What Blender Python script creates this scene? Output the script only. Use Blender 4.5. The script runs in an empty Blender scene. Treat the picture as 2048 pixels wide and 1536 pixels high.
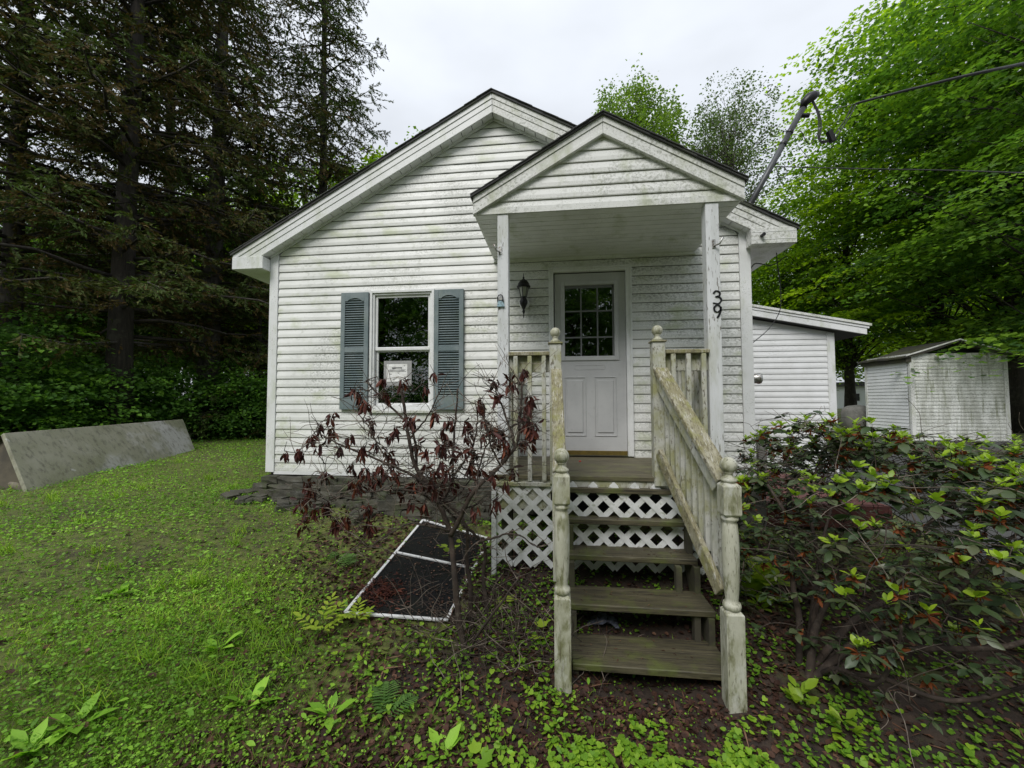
import bpy, bmesh, math, random
import numpy as np
from mathutils import Vector, Matrix
random.seed(7)
RG = np.random.default_rng(11)
R = math.radians
S = bpy.context.scene
COL = S.collection
PI = math.pi

# ------------------------------------------------------------------ camera
CAM = Vector((3.5105, -4.4558, 0.8498)); YAW = 0.111887; PITCH = 0.0421285; ROLL = -0.00222916; FPX = 784.5
cF = Vector((-math.sin(YAW)*math.cos(PITCH), math.cos(YAW)*math.cos(PITCH), math.sin(PITCH)))
_R = Vector((math.cos(YAW), math.sin(YAW), 0)); _U = _R.cross(cF)
cR = _R*math.cos(ROLL)+_U*math.sin(ROLL); cU = -_R*math.sin(ROLL)+_U*math.cos(ROLL)
cam = bpy.data.cameras.new('camera'); co = bpy.data.objects.new('camera', cam); COL.objects.link(co)
co.matrix_world = Matrix((( cR.x, cU.x, -cF.x, CAM.x), (cR.y, cU.y, -cF.y, CAM.y), (cR.z, cU.z, -cF.z, CAM.z), (0, 0, 0, 1)))
cam.sensor_width = 36; cam.lens = FPX/2048*36; cam.clip_start = 0.05; cam.clip_end = 600
S.camera = co
def at(px, py, ax, val):
    """the point of the place seen at photo pixel (px, py) that lies at a measured X, Y or Z"""
    d = cF + cR*((px-1024)/FPX) - cU*((py-768)/FPX)
    i = 'XYZ'.index(ax)
    return CAM + d*((val-CAM[i])/d[i])

# ------------------------------------------------------------------ light
S.view_settings.view_transform = 'Standard'; S.view_settings.look = 'None'
S.view_settings.gamma = 1; S.view_settings.use_curve_mapping = False
S.view_settings.exposure = 0.7
SUN_EL, SUN_AZ = R(48), R(202)
w = bpy.data.worlds.new('World'); S.world = w; w.use_nodes = True
nt = w.node_tree; nt.nodes.clear()
def _n(nt, t, **k):
    n = nt.nodes.new(t)
    for a, b in k.items(): setattr(n, a, b)
    return n
wo = _n(nt, 'ShaderNodeOutputWorld'); bg = _n(nt, 'ShaderNodeBackground'); bg.inputs[1].default_value = 0.1
sky = _n(nt, 'ShaderNodeTexSky', sky_type='NISHITA', sun_disc=False, sun_elevation=SUN_EL, sun_rotation=SUN_AZ)
tc = _n(nt, 'ShaderNodeTexCoord'); sx = _n(nt, 'ShaderNodeSeparateXYZ'); nt.links.new(tc.outputs['Generated'], sx.inputs[0])
mr = _n(nt, 'ShaderNodeMapRange'); mr.inputs[1].default_value = 0; mr.inputs[2].default_value = 1
mr.inputs[3].default_value = 4.2; mr.inputs[4].default_value = 7.8; nt.links.new(sx.outputs[2], mr.inputs[0])
mp = _n(nt, 'ShaderNodeMapping'); mp.inputs['Scale'].default_value = (1.2, 1.2, 3.0); nt.links.new(tc.outputs['Generated'], mp.inputs[0])
nz = _n(nt, 'ShaderNodeTexNoise'); nz.inputs['Scale'].default_value = 2.2; nz.inputs['Detail'].default_value = 4; nt.links.new(mp.outputs[0], nz.inputs[0])
m2 = _n(nt, 'ShaderNodeMapRange'); m2.inputs[1].default_value = .3; m2.inputs[2].default_value = .7; m2.inputs[3].default_value = .86; m2.inputs[4].default_value = 1.06; nt.links.new(nz.outputs[0], m2.inputs[0])
mm = _n(nt, 'ShaderNodeMath', operation='MULTIPLY'); nt.links.new(mr.outputs[0], mm.inputs[0]); nt.links.new(m2.outputs[0], mm.inputs[1])
vs = _n(nt, 'ShaderNodeVectorMath', operation='SCALE'); vs.inputs[0].default_value = (0.885, 0.93, 1.0); nt.links.new(mm.outputs[0], vs.inputs['Scale'])
mx = _n(nt, 'ShaderNodeMix', data_type='RGBA'); mx.inputs[0].default_value = 0.94
nt.links.new(sky.outputs[0], mx.inputs[6]); nt.links.new(vs.outputs[0], mx.inputs[7])
nt.links.new(mx.outputs[2], bg.inputs[0]); nt.links.new(bg.outputs[0], wo.inputs[0])
sl = bpy.data.lights.new('sun', 'SUN'); sl.energy = 1.5; sl.angle = R(28); sl.color = (1, .97, .92)
so = bpy.data.objects.new('sun', sl); COL.objects.link(so)
sd = Vector((math.sin(SUN_AZ)*math.cos(SUN_EL), math.cos(SUN_AZ)*math.cos(SUN_EL), math.sin(SUN_EL)))   # towards the sun
so.rotation_euler = sd.to_track_quat('Z', 'Y').to_euler()

# ------------------------------------------------------------------ materials
MATS = {}
def mat(name, base, layers=(), rough=.7, bump=0.0, bscale=80, metal=0, spec=.5, stretch=(1, 1, 1), coursez=None, trans=0, alpha_tr=None):
    """principled; layers: (colour, scale, lo, hi, amount, (sx,sy,sz)[, (maskscale, mlo, mhi)])"""
    m = bpy.data.materials.new(name); m.use_nodes = True; MATS[name] = m
    t = m.node_tree; b = t.nodes['Principled BSDF']; L = t.links.new
    b.inputs['Roughness'].default_value = rough; b.inputs['Metallic'].default_value = metal
    b.inputs['Specular IOR Level'].default_value = spec
    geo = _n(t, 'ShaderNodeNewGeometry')
    def noise(scale, st, det=5, off=0):
        mp = _n(t, 'ShaderNodeMapping'); mp.inputs['Scale'].default_value = st; mp.inputs['Location'].default_value = (off, off*.7, off*1.3)
        L(geo.outputs['Position'], mp.inputs[0])
        n = _n(t, 'ShaderNodeTexNoise'); n.inputs['Scale'].default_value = scale; n.inputs['Detail'].default_value = det
        n.inputs['Roughness'].default_value = .62
        L(mp.outputs[0], n.inputs[0]); return n.outputs[0]
    def mrange(src, lo, hi, a=0, c=1):
        r = _n(t, 'ShaderNodeMapRange'); r.inputs[1].default_value = lo; r.inputs[2].default_value = hi
        r.inputs[3].default_value = a; r.inputs[4].default_value = c; L(src, r.inputs[0]); return r.outputs[0]
    def mul(a, c):
        q = _n(t, 'ShaderNodeMath', operation='MULTIPLY'); L(a, q.inputs[0])
        if isinstance(c, float): q.inputs[1].default_value = c
        else: L(c, q.inputs[1])
        return q.outputs[0]
    if isinstance(base, tuple):
        col = None; bc = (*base, 1)
    for i, l in enumerate(layers):
        c, sc, lo, hi, am, st = l[:6]
        f = mul(mrange(noise(sc, st, 6, i*3.7), lo, hi), float(am))
        if len(l) > 6:
            ms, ml, mh = l[6]
            f = mul(f, mrange(noise(ms, (1, 1, 1), 3, i*5.1+2), ml, mh))
        if coursez and i in coursez:
            sz = _n(t, 'ShaderNodeSeparateXYZ'); L(geo.outputs['Position'], sz.inputs[0])
            d = mul(sz.outputs[2], 1/.1016)
            fr = _n(t, 'ShaderNodeMath', operation='FRACT'); L(d, fr.inputs[0])
            f = mul(f, mrange(fr.outputs[0], .15, .7, .35, 1))
        x = _n(t, 'ShaderNodeMix', data_type='RGBA'); L(f, x.inputs[0])
        if col is None: x.inputs[6].default_value = bc
        else: L(col, x.inputs[6])
        x.inputs[7].default_value = (*c, 1); col = x.outputs[2]
    if col is None: b.inputs['Base Color'].default_value = bc
    else: L(col, b.inputs['Base Color'])
    if bump:
        bp = _n(t, 'ShaderNodeBump'); bp.inputs['Strength'].default_value = bump; bp.inputs['Distance'].default_value = .004
        L(noise(bscale, stretch, 6, 9), bp.inputs['Height']); L(bp.outputs[0], b.inputs['Normal'])
    return m
X1 = (1, 1, 1)
GRIME = (.20, .21, .18); ALGAE = (.30, .36, .16)
mat('siding', (.77, .775, .76), [
    ((.60, .61, .585), .9, .42, .62, .8, (1, 1, 1)),
    ((.19, .20, .17), 50, .45, .62, .72, (.7, 1, 1.1), (.62, .49, .60)),
    ((.14, .15, .125), 130, .52, .64, .72, (1, 1, 1), (.85, .48, .60)),
    ((.40, .45, .25), 2.6, .53, .68, .6, (1, 1, 1.6)),
    ((.34, .35, .30), 16, .52, .66, .65, (1, 1, 1.6), (.8, .48, .62)),
    ], rough=.45, bump=.2, bscale=60, stretch=(.15, 1, 2), coursez=(1, 2, 4))
mat('siding_clean', (.74, .75, .755), [
    ((.60, .61, .60), 2.0, .4, .62, .6, X1),
    ((.34, .35, .32), 60, .52, .66, .6, (.3, 1, 1.4), (1.5, .48, .62)),
    ], rough=.45, bump=.2, bscale=50, stretch=(.15, 1, 4), coursez=(1,))
mat('shed_siding', (.72, .73, .70), [
    ((.40, .41, .36), 1.5, .42, .6, .8, (2.2, 1, .5)),
    ((.17, .19, .09), 5, .55, .68, .85, (2.5, 2.5, .22)),
    (GRIME, 40, .5, .64, .7, (.5, 1, 1)),
    ], rough=.5)
mat('trim', (.75, .76, .765), [
    ((.60, .61, .60), 3, .42, .62, .6, X1),
    ((.27, .28, .25), 70, .55, .68, .7, X1, (2.4, .47, .62)),
    ((.40, .44, .30), 3.5, .54, .70, .6, (1.5, 1, .6)),
    ], rough=.45, bump=.15)
mat('trim_dirty', (.68, .685, .665), [
    ((.30, .31, .27), 46, .47, .62, .8, (.8, 1, .8), (2.0, .36, .56)),
    ((.13, .14, .12), 120, .56, .66, .8, X1, (2.6, .42, .6)),
    ((.37, .40, .27), 4, .5, .70, .7, (1.5, 1, .6)),
    ], rough=.55, bump=.3)
mat('post_paint', (.64, .655, .67), [
    ((.48, .50, .49), 6, .42, .64, .6, (2, 2, .3)),
    ((.12, .105, .085), 42, .59, .63, .9, (2.4, 2.4, .34), (4.0, .38, .56)),
    ((.30, .31, .18), 3.0, .52, .72, .55, (2, 2, .5)),
    ], rough=.6, bump=.6, bscale=40, stretch=(2, 2, .3))
mat('rail_paint', (.50, .50, .46), [
    ((.33, .34, .27), 8, .42, .62, .7, (2, 2, .5)),
    ((.11, .095, .07), 30, .55, .60, .9, (2, 1.0, .8), (3.2, .36, .56)),
    ((.27, .27, .10), 5, .44, .64, .8, X1),
    ], rough=.7, bump=.8, bscale=45, stretch=(2, 2, .4))
mat('mossy_cap', (.34, .32, .24), [
    ((.22, .20, .11), 7, .40, .55, .9, (1.4, .7, 1)),
    ((.12, .105, .06), 40, .50, .62, .85, (2.2, .6, .8)),
    ((.46, .45, .39), 26, .56, .62, .75, (3, .45, .6)),
    ((.23, .23, .075), 10, .52, .64, .7, X1),
    ((.07, .06, .04), 55, .58, .64, .8, (3.5, .35, .5), (5, .42, .55)),
    ], rough=.9, bump=1.0, bscale=60)
mat('newel_paint', (.49, .485, .40), [
    ((.30, .30, .20), 5, .42, .64, .9, (1.5, 1.5, .5)),
    ((.14, .145, .055), 14, .50, .64, .85, (1.4, 1.4, .5)),
    ((.07, .06, .035), 50, .57, .63, .9, (2.2, 2.2, .35), (5, .42, .58)),
    ((.55, .55, .50), 9, .58, .66, .7, (1.5, 1.5, .6)),
    ((.10, .085, .05), 22, .60, .68, .8, (3, 3, .25)),
    ], rough=.6, bump=.5, bscale=50)
mat('old_wood', (.066, .058, .031), [
    ((.115, .10, .058), 7, .46, .66, .8, (.3, 3, 1)),
    ((.035, .03, .02), 34, .47, .60, .95, (.10, 2.4, 2)),
    ((.095, .115, .025), 5, .50, .66, .8, X1),
    ((.19, .17, .11), 60, .60, .70, .6, (.15, 2, 1)),
    ], rough=.62, bump=.9, bscale=55, stretch=(.1, 2, 1))
mat('deck_wood', (.13, .115, .07), [
    ((.085, .075, .045), 5, .40, .60, .8, (.4, 2, 1)),
    ((.05, .045, .03), 30, .50, .62, .8, (.12, 2.4, 2)),
    ((.15, .16, .055), 4, .53, .70, .6, X1),
    ], rough=.6, bump=.8, bscale=55, stretch=(.1, 2, 1))
mat('dark_wood', (.05, .045, .03), [((.09, .10, .035), 6, .45, .65, .8, X1)], rough=.8, bump=.6)
mat('red_wood', (.13, .035, .028), [((.06, .02, .018), 12, .4, .62, .8, (.4, 2, 1)), ((.2, .1, .08), 30, .58, .68, .5, X1)], rough=.6)
mat('lattice_vinyl', (.74, .75, .76), [((.42, .44, .40), 6, .45, .65, .6, X1), ((.25, .28, .17), 18, .56, .68, .6, X1)], rough=.4)
mat('shutter', (.185, .225, .235), [((.10, .145, .155), 5, .4, .6, .7, X1), ((.24, .28, .27), 45, .58, .70, .5, X1), ((.17, .21, .15), 4, .55, .7, .5, X1)], rough=.55)
mat('door_paint', (.50, .505, .51), [((.40, .405, .415), 3, .4, .65, .6, X1), ((.36, .365, .36), 20, .58, .7, .4, X1)], rough=.4)
mat('door_grille', (.16, .165, .17), rough=.5)
mat('brass', (.20, .145, .035), [((.12, .09, .03), 18, .4, .6, .7, X1)], rough=.5, metal=.5)
mat('black_metal', (.012, .012, .014), rough=.4, metal=.3)
mat('grey_conduit', (.075, .08, .085), [((.04, .04, .04), 10, .45, .6, .7, (1, 1, .4))], rough=.45, metal=.4)
mat('cable', (.012, .012, .013), rough=.6)
mat('grey_wire', (.16, .16, .16), rough=.6)
mat('steel', (.45, .45, .44), [((.12, .08, .05), 50, .5, .62, .8, X1)], rough=.4, metal=.8)
mat('tag_blue', (.30, .44, .50), [((.12, .14, .16), 90, .5, .6, .8, X1)], rough=.5)
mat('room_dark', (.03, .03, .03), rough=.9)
mat('paper', (.78, .78, .77), [((.6, .6, .6), 30, .5, .62, .5, X1)], rough=.8, bump=.6, bscale=30)
mat('ink', (.05, .05, .055), rough=.8)
mat('tape', (.30, .30, .30), [((.38, .38, .38), 40, .45, .6, .6, X1)], rough=.5)
mat('shingle', (.045, .045, .047), [((.10, .10, .10), 160, .5, .62, .7, X1), ((.05, .06, .03), 3, .5, .65, .6, X1)], rough=.9, bump=.6)
mat('shed_roof', (.05, .045, .035), [((.07, .075, .025), 2, .42, .6, .8, X1), ((.03, .03, .028), 20, .45, .6, .7, X1)], rough=.95, bump=.6)
mat('stone', (.075, .070, .052), [((.026, .026, .02), 4, .4, .6, .8, X1), ((.10, .10, .085), 14, .52, .66, .7, X1), ((.055, .075, .025), 7, .52, .66, .8, X1)], rough=.85, bump=1, bscale=25)
mat('concrete', (.17, .165, .15), [((.10, .10, .09), 3, .4, .62, .8, X1), ((.24, .235, .22), 20, .55, .68, .5, X1)], rough=.9, bump=.5)
mat('slab_face', (.33, .32, .25), [
    ((.19, .195, .115), 1.3, .36, .60, .85, (1, 1, 1)),
    ((.47, .46, .45), .9, .52, .62, .85, (1, 1, 1)),
    ((.10, .095, .07), 7, .50, .66, .7, (2.5, 2.5, .35)),
    ((.32, .32, .27), 70, .52, .68, .6, X1),
    ((.48, .48, .45), 4, .67, .71, .8, (1, 1, 1)),
    ], rough=.85, bump=.4)
mat('slab_brown', (.10, .085, .06), [((.05, .045, .035), 4, .4, .6, .8, X1)], rough=.9)
mat('pipe_clay', (.22, .19, .15), [((.12, .11, .07), 8, .4, .6, .8, X1)], rough=.8)
mat('screen_frame', (.74, .75, .76), [((.5, .5, .48), 14, .55, .66, .6, X1)], rough=.4)
mat('bark_dark', (.045, .037, .030), [((.02, .018, .015), 10, .4, .6, .8, (3, 3, .4)), ((.075, .072, .055), 5, .52, .66, .7, X1)], rough=.95, bump=1, bscale=14, stretch=(3, 3, .4))
mat('bark_grey', (.10, .09, .078), [((.045, .04, .035), 10, .4, .6, .8, (3, 3, .4)), ((.13, .13, .11), 3, .52, .66, .7, X1)], rough=.95, bump=1, bscale=14, stretch=(3, 3, .4))
mat('shrub_bark', (.055, .038, .028), [((.12, .10, .08), 25, .52, .64, .7, X1), ((.025, .018, .015), 12, .4, .6, .8, X1)], rough=.9, bump=.8)
mat('dead_twig', (.22, .18, .145), [((.06, .045, .035), 14, .42, .6, .8, X1)], rough=.9)
mat('asphalt', (.05, .049, .048), [((.085, .084, .082), 180, .5, .62, .6, X1), ((.035, .036, .035), 1.2, .42, .6, .7, X1), ((.22, .08, .07), 26, .66, .70, .7, X1)], rough=.75, bump=.6, bscale=160)
mat('cloth_grey', (.12, .13, .17), rough=.9)
mat('petal_red', (.55, .03, .025), rough=.6)
mat('lamp_glass', (.32, .33, .28), rough=.2)
mat('far_white', (.62, .64, .66), rough=.6)
mat('bark_chip', (.42, .33, .26), rough=.8)

def glass(name, ior=1.5, tint=(.02, .022, .022), body=.25):
    m = bpy.data.materials.new(name); m.use_nodes = True; t = m.node_tree; t.nodes.clear(); MATS[name] = m
    o = _n(t, 'ShaderNodeOutputMaterial'); tr = _n(t, 'ShaderNodeBsdfTransparent'); tr.inputs[0].default_value = (.8, .84, .83, 1)
    g = _n(t, 'ShaderNodeBsdfGlossy'); g.inputs['Roughness'].default_value = .01; g.inputs['Color'].default_value = (1, 1, 1, 1)
    fr = _n(t, 'ShaderNodeFresnel'); fr.inputs[0].default_value = ior
    a = _n(t, 'ShaderNodeMath', operation='MULTIPLY_ADD'); a.inputs[1].default_value = 2.2; a.inputs[2].default_value = .05
    geo = _n(t, 'ShaderNodeNewGeometry'); nz = _n(t, 'ShaderNodeTexNoise'); nz.inputs['Scale'].default_value = 2.2
    t.links.new(geo.outputs['Position'], nz.inputs[0])
    bp = _n(t, 'ShaderNodeBump'); bp.inputs['Strength'].default_value = .25; bp.inputs['Distance'].default_value = .01
    t.links.new(nz.outputs[0], bp.inputs['Height']); t.links.new(bp.outputs[0], g.inputs['Normal'])
    t.links.new(fr.outputs[0], a.inputs[0])
    m1 = _n(t, 'ShaderNodeMixShader'); t.links.new(a.outputs[0], m1.inputs[0]); t.links.new(tr.outputs[0], m1.inputs[1]); t.links.new(g.outputs[0], m1.inputs[2])
    t.links.new(m1.outputs[0], o.inputs[0]); return m
glass('pane_glass')
def meshmat(name, col, op):
    m = bpy.data.materials.new(name); m.use_nodes = True; t = m.node_tree; t.nodes.clear(); MATS[name] = m
    o = _n(t, 'ShaderNodeOutputMaterial'); tr = _n(t, 'ShaderNodeBsdfTransparent'); d = _n(t, 'ShaderNodeBsdfDiffuse'); d.inputs[0].default_value = (*col, 1)
    x = _n(t, 'ShaderNodeMixShader'); x.inputs[0].default_value = op
    t.links.new(tr.outputs[0], x.inputs[1]); t.links.new(d.outputs[0], x.inputs[2]); t.links.new(x.outputs[0], o.inputs[0])
meshmat('insect_mesh', (.018, .019, .02), .86)

def leafmat(name, stops, transl=.35, rough=.5, gloss=.25, tcol=1.3):
    """leaf colour from the per-leaf attribute 'tone' (0..1)"""
    m = bpy.data.materials.new(name); m.use_nodes = True; t = m.node_tree; t.nodes.clear(); MATS[name] = m
    o = _n(t, 'ShaderNodeOutputMaterial'); b = _n(t, 'ShaderNodeBsdfPrincipled'); b.inputs['Roughness'].default_value = rough
    b.inputs['Specular IOR Level'].default_value = gloss
    a = _n(t, 'ShaderNodeAttribute', attribute_name='tone'); r = _n(t, 'ShaderNodeValToRGB')
    e = r.color_ramp.elements
    for i, (p, c) in enumerate(stops):
        if i < 2: q = e[i]; q.position = p
        else: q = e.new(p)
        q.color = (*c, 1)
    t.links.new(a.outputs['Fac'], r.inputs[0]); t.links.new(r.outputs[0], b.inputs['Base Color'])
    tl = _n(t, 'ShaderNodeBsdfTranslucent')
    vm = _n(t, 'ShaderNodeVectorMath', operation='MULTIPLY'); vm.inputs[1].default_value = (tcol*1.15, tcol*1.3, tcol*.55)
    t.links.new(r.outputs[0], vm.inputs[0]); t.links.new(vm.outputs[0], tl.inputs[0])
    x = _n(t, 'ShaderNodeMixShader'); x.inputs[0].default_value = transl
    t.links.new(b.outputs[0], x.inputs[1]); t.links.new(tl.outputs[0], x.inputs[2]); t.links.new(x.outputs[0], o.inputs[0])
leafmat('maple_leaf', [(0, (0.071, 0.138, 0.017)), (.5, (0.154, 0.266, 0.017)), (1, (0.319, 0.456, 0.020))], .42)
leafmat('maple_dark', [(0, (0.050, 0.107, 0.031)), (.5, (0.097, 0.199, 0.033)), (1, (0.208, 0.346, 0.039))], .35)
leafmat('young_leaf', [(0, (0.098, 0.145, 0.036)), (.5, (0.139, 0.233, 0.036)), (1, (0.194, 0.290, 0.040))], .4)
leafmat('sparse_leaf', [(0, (0.103, 0.119, 0.070)), (.5, (0.103, 0.168, 0.050)), (1, (0.149, 0.224, 0.070))], .3)
leafmat('needle', [(0, (0.127, 0.081, 0.033)), (.35, (0.092, 0.081, 0.025)), (.7, (0.064, 0.094, 0.025)), (1, (0.090, 0.152, 0.033))], .15, .7, .15)
leafmat('under_leaf', [(0, (0.044, 0.106, 0.022)), (.6, (0.095, 0.215, 0.032)), (1, (0.206, 0.398, 0.040))], .3)
leafmat('rhodo_leaf', [(0, (0.024, 0.043, 0.016)), (.4, (0.039, 0.068, 0.023)), (.75, (0.059, 0.086, 0.034)), (1, (0.092, 0.101, 0.053))], .08, .42, .45)
leafmat('rhodo_new', [(0, (0.183, 0.296, 0.021)), (1, (0.345, 0.483, 0.032))], .35, .38, .5)
leafmat('rhodo_dead', [(0, (0.111, 0.028, 0.010)), (1, (0.255, 0.080, 0.024))], .2, .7, .2)
leafmat('dead_leaf', [(0, (0.029, 0.010, 0.009)), (.5, (0.063, 0.016, 0.013)), (.85, (0.109, 0.031, 0.019)), (1, (0.186, 0.054, 0.027))], .12, .55, .3)
leafmat('litter', [(0, (0.027, 0.013, 0.009)), (.5, (0.063, 0.030, 0.020)), (.85, (0.127, 0.063, 0.038)), (1, (0.233, 0.134, 0.084))], .05, .7, .3)
leafmat('violet_leaf', [(0, (0.073, 0.161, 0.016)), (.5, (0.145, 0.292, 0.024)), (1, (0.276, 0.437, 0.032))], .3, .5, .3)
leafmat('grass', [(0, (0.104, 0.178, 0.014)), (.5, (0.190, 0.342, 0.022)), (.9, (0.321, 0.506, 0.036)), (1, (0.585, 0.595, 0.084))], .3, .6, .3)
leafmat('weed', [(0, (0.098, 0.218, 0.021)), (.5, (0.182, 0.378, 0.029)), (1, (0.335, 0.581, 0.058))], .25, .55, .3)
leafmat('fern', [(0, (0.066, 0.143, 0.033)), (1, (0.143, 0.264, 0.066))], .35, .5, .2)
leafmat('lime_leaf', [(0, (0.240, 0.351, 0.030)), (1, (0.390, 0.486, 0.060))], .4, .5, .2)

# ground: moss, soil, thatch
mg = mat('soil', (.070, .062, .028), [
    ((.115, .145, .028), 1.3, .27, .46, .9, X1),
    ((.03, .022, .016), 14, .45, .60, .7, X1),
    ((.13, .15, .030), 6, .46, .62, .75, X1, (1.0, .40, .54)),
    ((.085, .06, .04), 60, .55, .66, .7, X1)], rough=.95, bump=1.0, bscale=90)

# ------------------------------------------------------------------ mesh helpers
def wl(o):
    v = Vector((0, 0, 0))
    while o is not None:
        v += o.location; o = o.parent
    return v
def link(o, parent=None, smooth=False):
    COL.objects.link(o)
    if parent is not None: o.parent = parent
    return o
def tag(o, label=None, cat=None, group=None, kind=None):
    if label: o['label'] = label
    if cat: o['category'] = cat
    if group: o['group'] = group
    if kind: o['kind'] = kind
    return o
def thing(name, loc, label, cat, group=None):
    o = bpy.data.objects.new(name, None); o.empty_display_size = .1; o.location = loc
    COL.objects.link(o); return tag(o, label, cat, group)
def node(name, parent):
    """a part that only holds sub-parts"""
    o = bpy.data.objects.new(name, None); o.empty_display_size = .05; o.parent = parent; COL.objects.link(o); return o

class MB:
    def __init__(s): s.v = []; s.f = []
    def add(s, vs, fs):
        n = len(s.v); s.v += [tuple(v) for v in vs]; s.f += [tuple(i+n for i in f) for f in fs]; return s
    def box(s, x0, x1, y0, y1, z0, z1):
        return s.add([(x0,y0,z0),(x1,y0,z0),(x1,y1,z0),(x0,y1,z0),(x0,y0,z1),(x1,y0,z1),(x1,y1,z1),(x0,y1,z1)],
                     [(0,3,2,1),(4,5,6,7),(0,1,5,4),(1,2,6,5),(2,3,7,6),(3,0,4,7)])
    def prism(s, poly, axis, a, b):
        """poly: 2-D outline in the two other axes, extruded along axis from a to b"""
        n = len(poly)
        def P(u, v, w): return {'X': (w, u, v), 'Y': (u, w, v), 'Z': (u, v, w)}[axis]
        vs = [P(u, v, a) for u, v in poly]+[P(u, v, b) for u, v in poly]
        fs = [tuple(range(n)), tuple(range(2*n-1, n-1, -1))]+[(i, i+n, (i+1) % n+n, (i+1) % n) for i in range(n)]
        return s.add(vs, fs)
    def beam(s, p, q, wd, ht, up=(0, 0, 1)):
        """a rectangular bar from p to q, width wd, height ht (ht along up)"""
        p, q = Vector(p), Vector(q); d = (q-p).normalized(); sd = d.cross(Vector(up)).normalized(); u = sd.cross(d)
        c = [(-1,-1),(1,-1),(1,1),(-1,1)]
        vs = [p+sd*(a*wd/2)+u*(b*ht/2) for a, b in c]+[q+sd*(a*wd/2)+u*(b*ht/2) for a, b in c]
        return s.add(vs, [(0,3,2,1),(4,5,6,7),(0,1,5,4),(1,2,6,5),(2,3,7,6),(3,0,4,7)])
    def lathe(s, prof, c, n=20, axis='Z'):
        vs = []; fs = []
        for r, h in prof:
            for i in range(n):
                a = 2*PI*i/n; x, y = r*math.cos(a), r*math.sin(a)
                vs.append({'Z': (c[0]+x, c[1]+y, c[2]+h), 'Y': (c[0]+x, c[1]+h, c[2]+y), 'X': (c[0]+h, c[1]+x, c[2]+y)}[axis])
        m = len(prof)
        for j in range(m-1):
            for i in range(n):
                fs.append((j*n+i, j*n+(i+1) % n, (j+1)*n+(i+1) % n, (j+1)*n+i))
        fs.append(tuple(range(n-1, -1, -1))); fs.append(tuple((m-1)*n+i for i in range(n)))
        return s.add(vs, fs)
    def tube(s, path, rad, n=6):
        path = [Vector(p) for p in path]; m = len(path)
        if not hasattr(rad, '__len__'): rad = [rad]*m
        vs = []; fs = []; ref = Vector((.31, .17, .93))
        for j in range(m):
            d = (path[min(j+1, m-1)]-path[max(j-1, 0)])
            if d.length < 1e-9: d = Vector((0, 0, 1))
            d.normalize(); a = d.cross(ref)
            if a.length < .05: a = d.cross(Vector((1, 0, 0)))
            a.normalize(); b = d.cross(a)
            for i in range(n):
                t = 2*PI*i/n; vs.append(path[j]+(a*math.cos(t)+b*math.sin(t))*rad[j])
        for j in range(m-1):
            for i in range(n):
                fs.append((j*n+i, j*n+(i+1) % n, (j+1)*n+(i+1) % n, (j+1)*n+i))
        fs.append(tuple(range(n-1, -1, -1))); fs.append(tuple((m-1)*n+i for i in range(n)))
        return s.add(vs, fs)
    def build(s, name, m, parent=None, smooth=False, bevel=0, kind=None, label=None):
        off = wl(parent) if parent is not None else Vector((0, 0, 0))
        me = bpy.data.meshes.new(name)
        me.from_pydata([(v[0]-off.x, v[1]-off.y, v[2]-off.z) for v in s.v], [], s.f)
        if bevel or True:
            bm = bmesh.new(); bm.from_mesh(me)
            bmesh.ops.recalc_face_normals(bm, faces=bm.faces)
            if bevel: bmesh.ops.bevel(bm, geom=[e for e in bm.edges], offset=bevel, segments=1, affect='EDGES', clamp_overlap=True)
            bm.to_mesh(me); bm.free()
        if smooth: me.polygons.foreach_set('use_smooth', [True]*len(me.polygons))
        me.materials.append(MATS[m])
        o = bpy.data.objects.new(name, me); link(o, parent)
        if kind: o['kind'] = kind
        if label: o['label'] = label
        return o
def sharp(o, ang=35):
    o.data.shade_smooth() if hasattr(o.data, 'shade_smooth') else None
    try: o.data.set_sharp_from_angle(angle=R(ang))
    except Exception: pass
    return o

def npmesh(name, V, F, m, parent=None, tone=None, kind=None, smooth=False):
    off = wl(parent) if parent is not None else Vector((0, 0, 0))
    V = np.asarray(V, np.float32)-np.array(off, np.float32); F = np.asarray(F, np.int32); k = F.shape[1]
    me = bpy.data.meshes.new(name)
    me.vertices.add(len(V)); me.vertices.foreach_set('co', V.ravel())
    me.loops.add(F.size); me.loops.foreach_set('vertex_index', F.ravel())
    me.polygons.add(len(F)); me.polygons.foreach_set('loop_start', np.arange(0, F.size, k, dtype=np.int32))
    if smooth: me.polygons.foreach_set('use_smooth', np.ones(len(F), bool))
    me.update(calc_edges=True)
    if tone is not None:
        a = me.attributes.new('tone', 'FLOAT', 'POINT'); a.data.foreach_set('value', np.asarray(tone, np.float32))
    me.materials.append(MATS[m])
    o = bpy.data.objects.new(name, me); link(o, parent)
    if kind: o['kind'] = kind
    return o
def nrm(a): return a/np.maximum(np.linalg.norm(a, axis=-1, keepdims=True), 1e-9)
def frames(A, N):
    """rotation matrices whose y axis is A (leaf length) and z axis close to N"""
    A = nrm(A); B = nrm(np.cross(A, N)); N2 = np.cross(B, A)
    return np.stack([B, A, N2], axis=-1)
def inst(proto, P, Rm, Sc):
    pv, pf = proto; pv = np.asarray(pv, float); pf = np.asarray(pf, int)
    Sc = np.asarray(Sc, float)
    if Sc.ndim == 1: Sc = np.repeat(Sc[:, None], 3, 1)
    V = np.einsum('nij,nmj->nmi', Rm, pv[None]*Sc[:, None, :])+P[:, None, :]
    F = pf[None]+(np.arange(len(P))*len(pv))[:, None, None]
    return V.reshape(-1, 3), F.reshape(-1, pf.shape[1])
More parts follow.
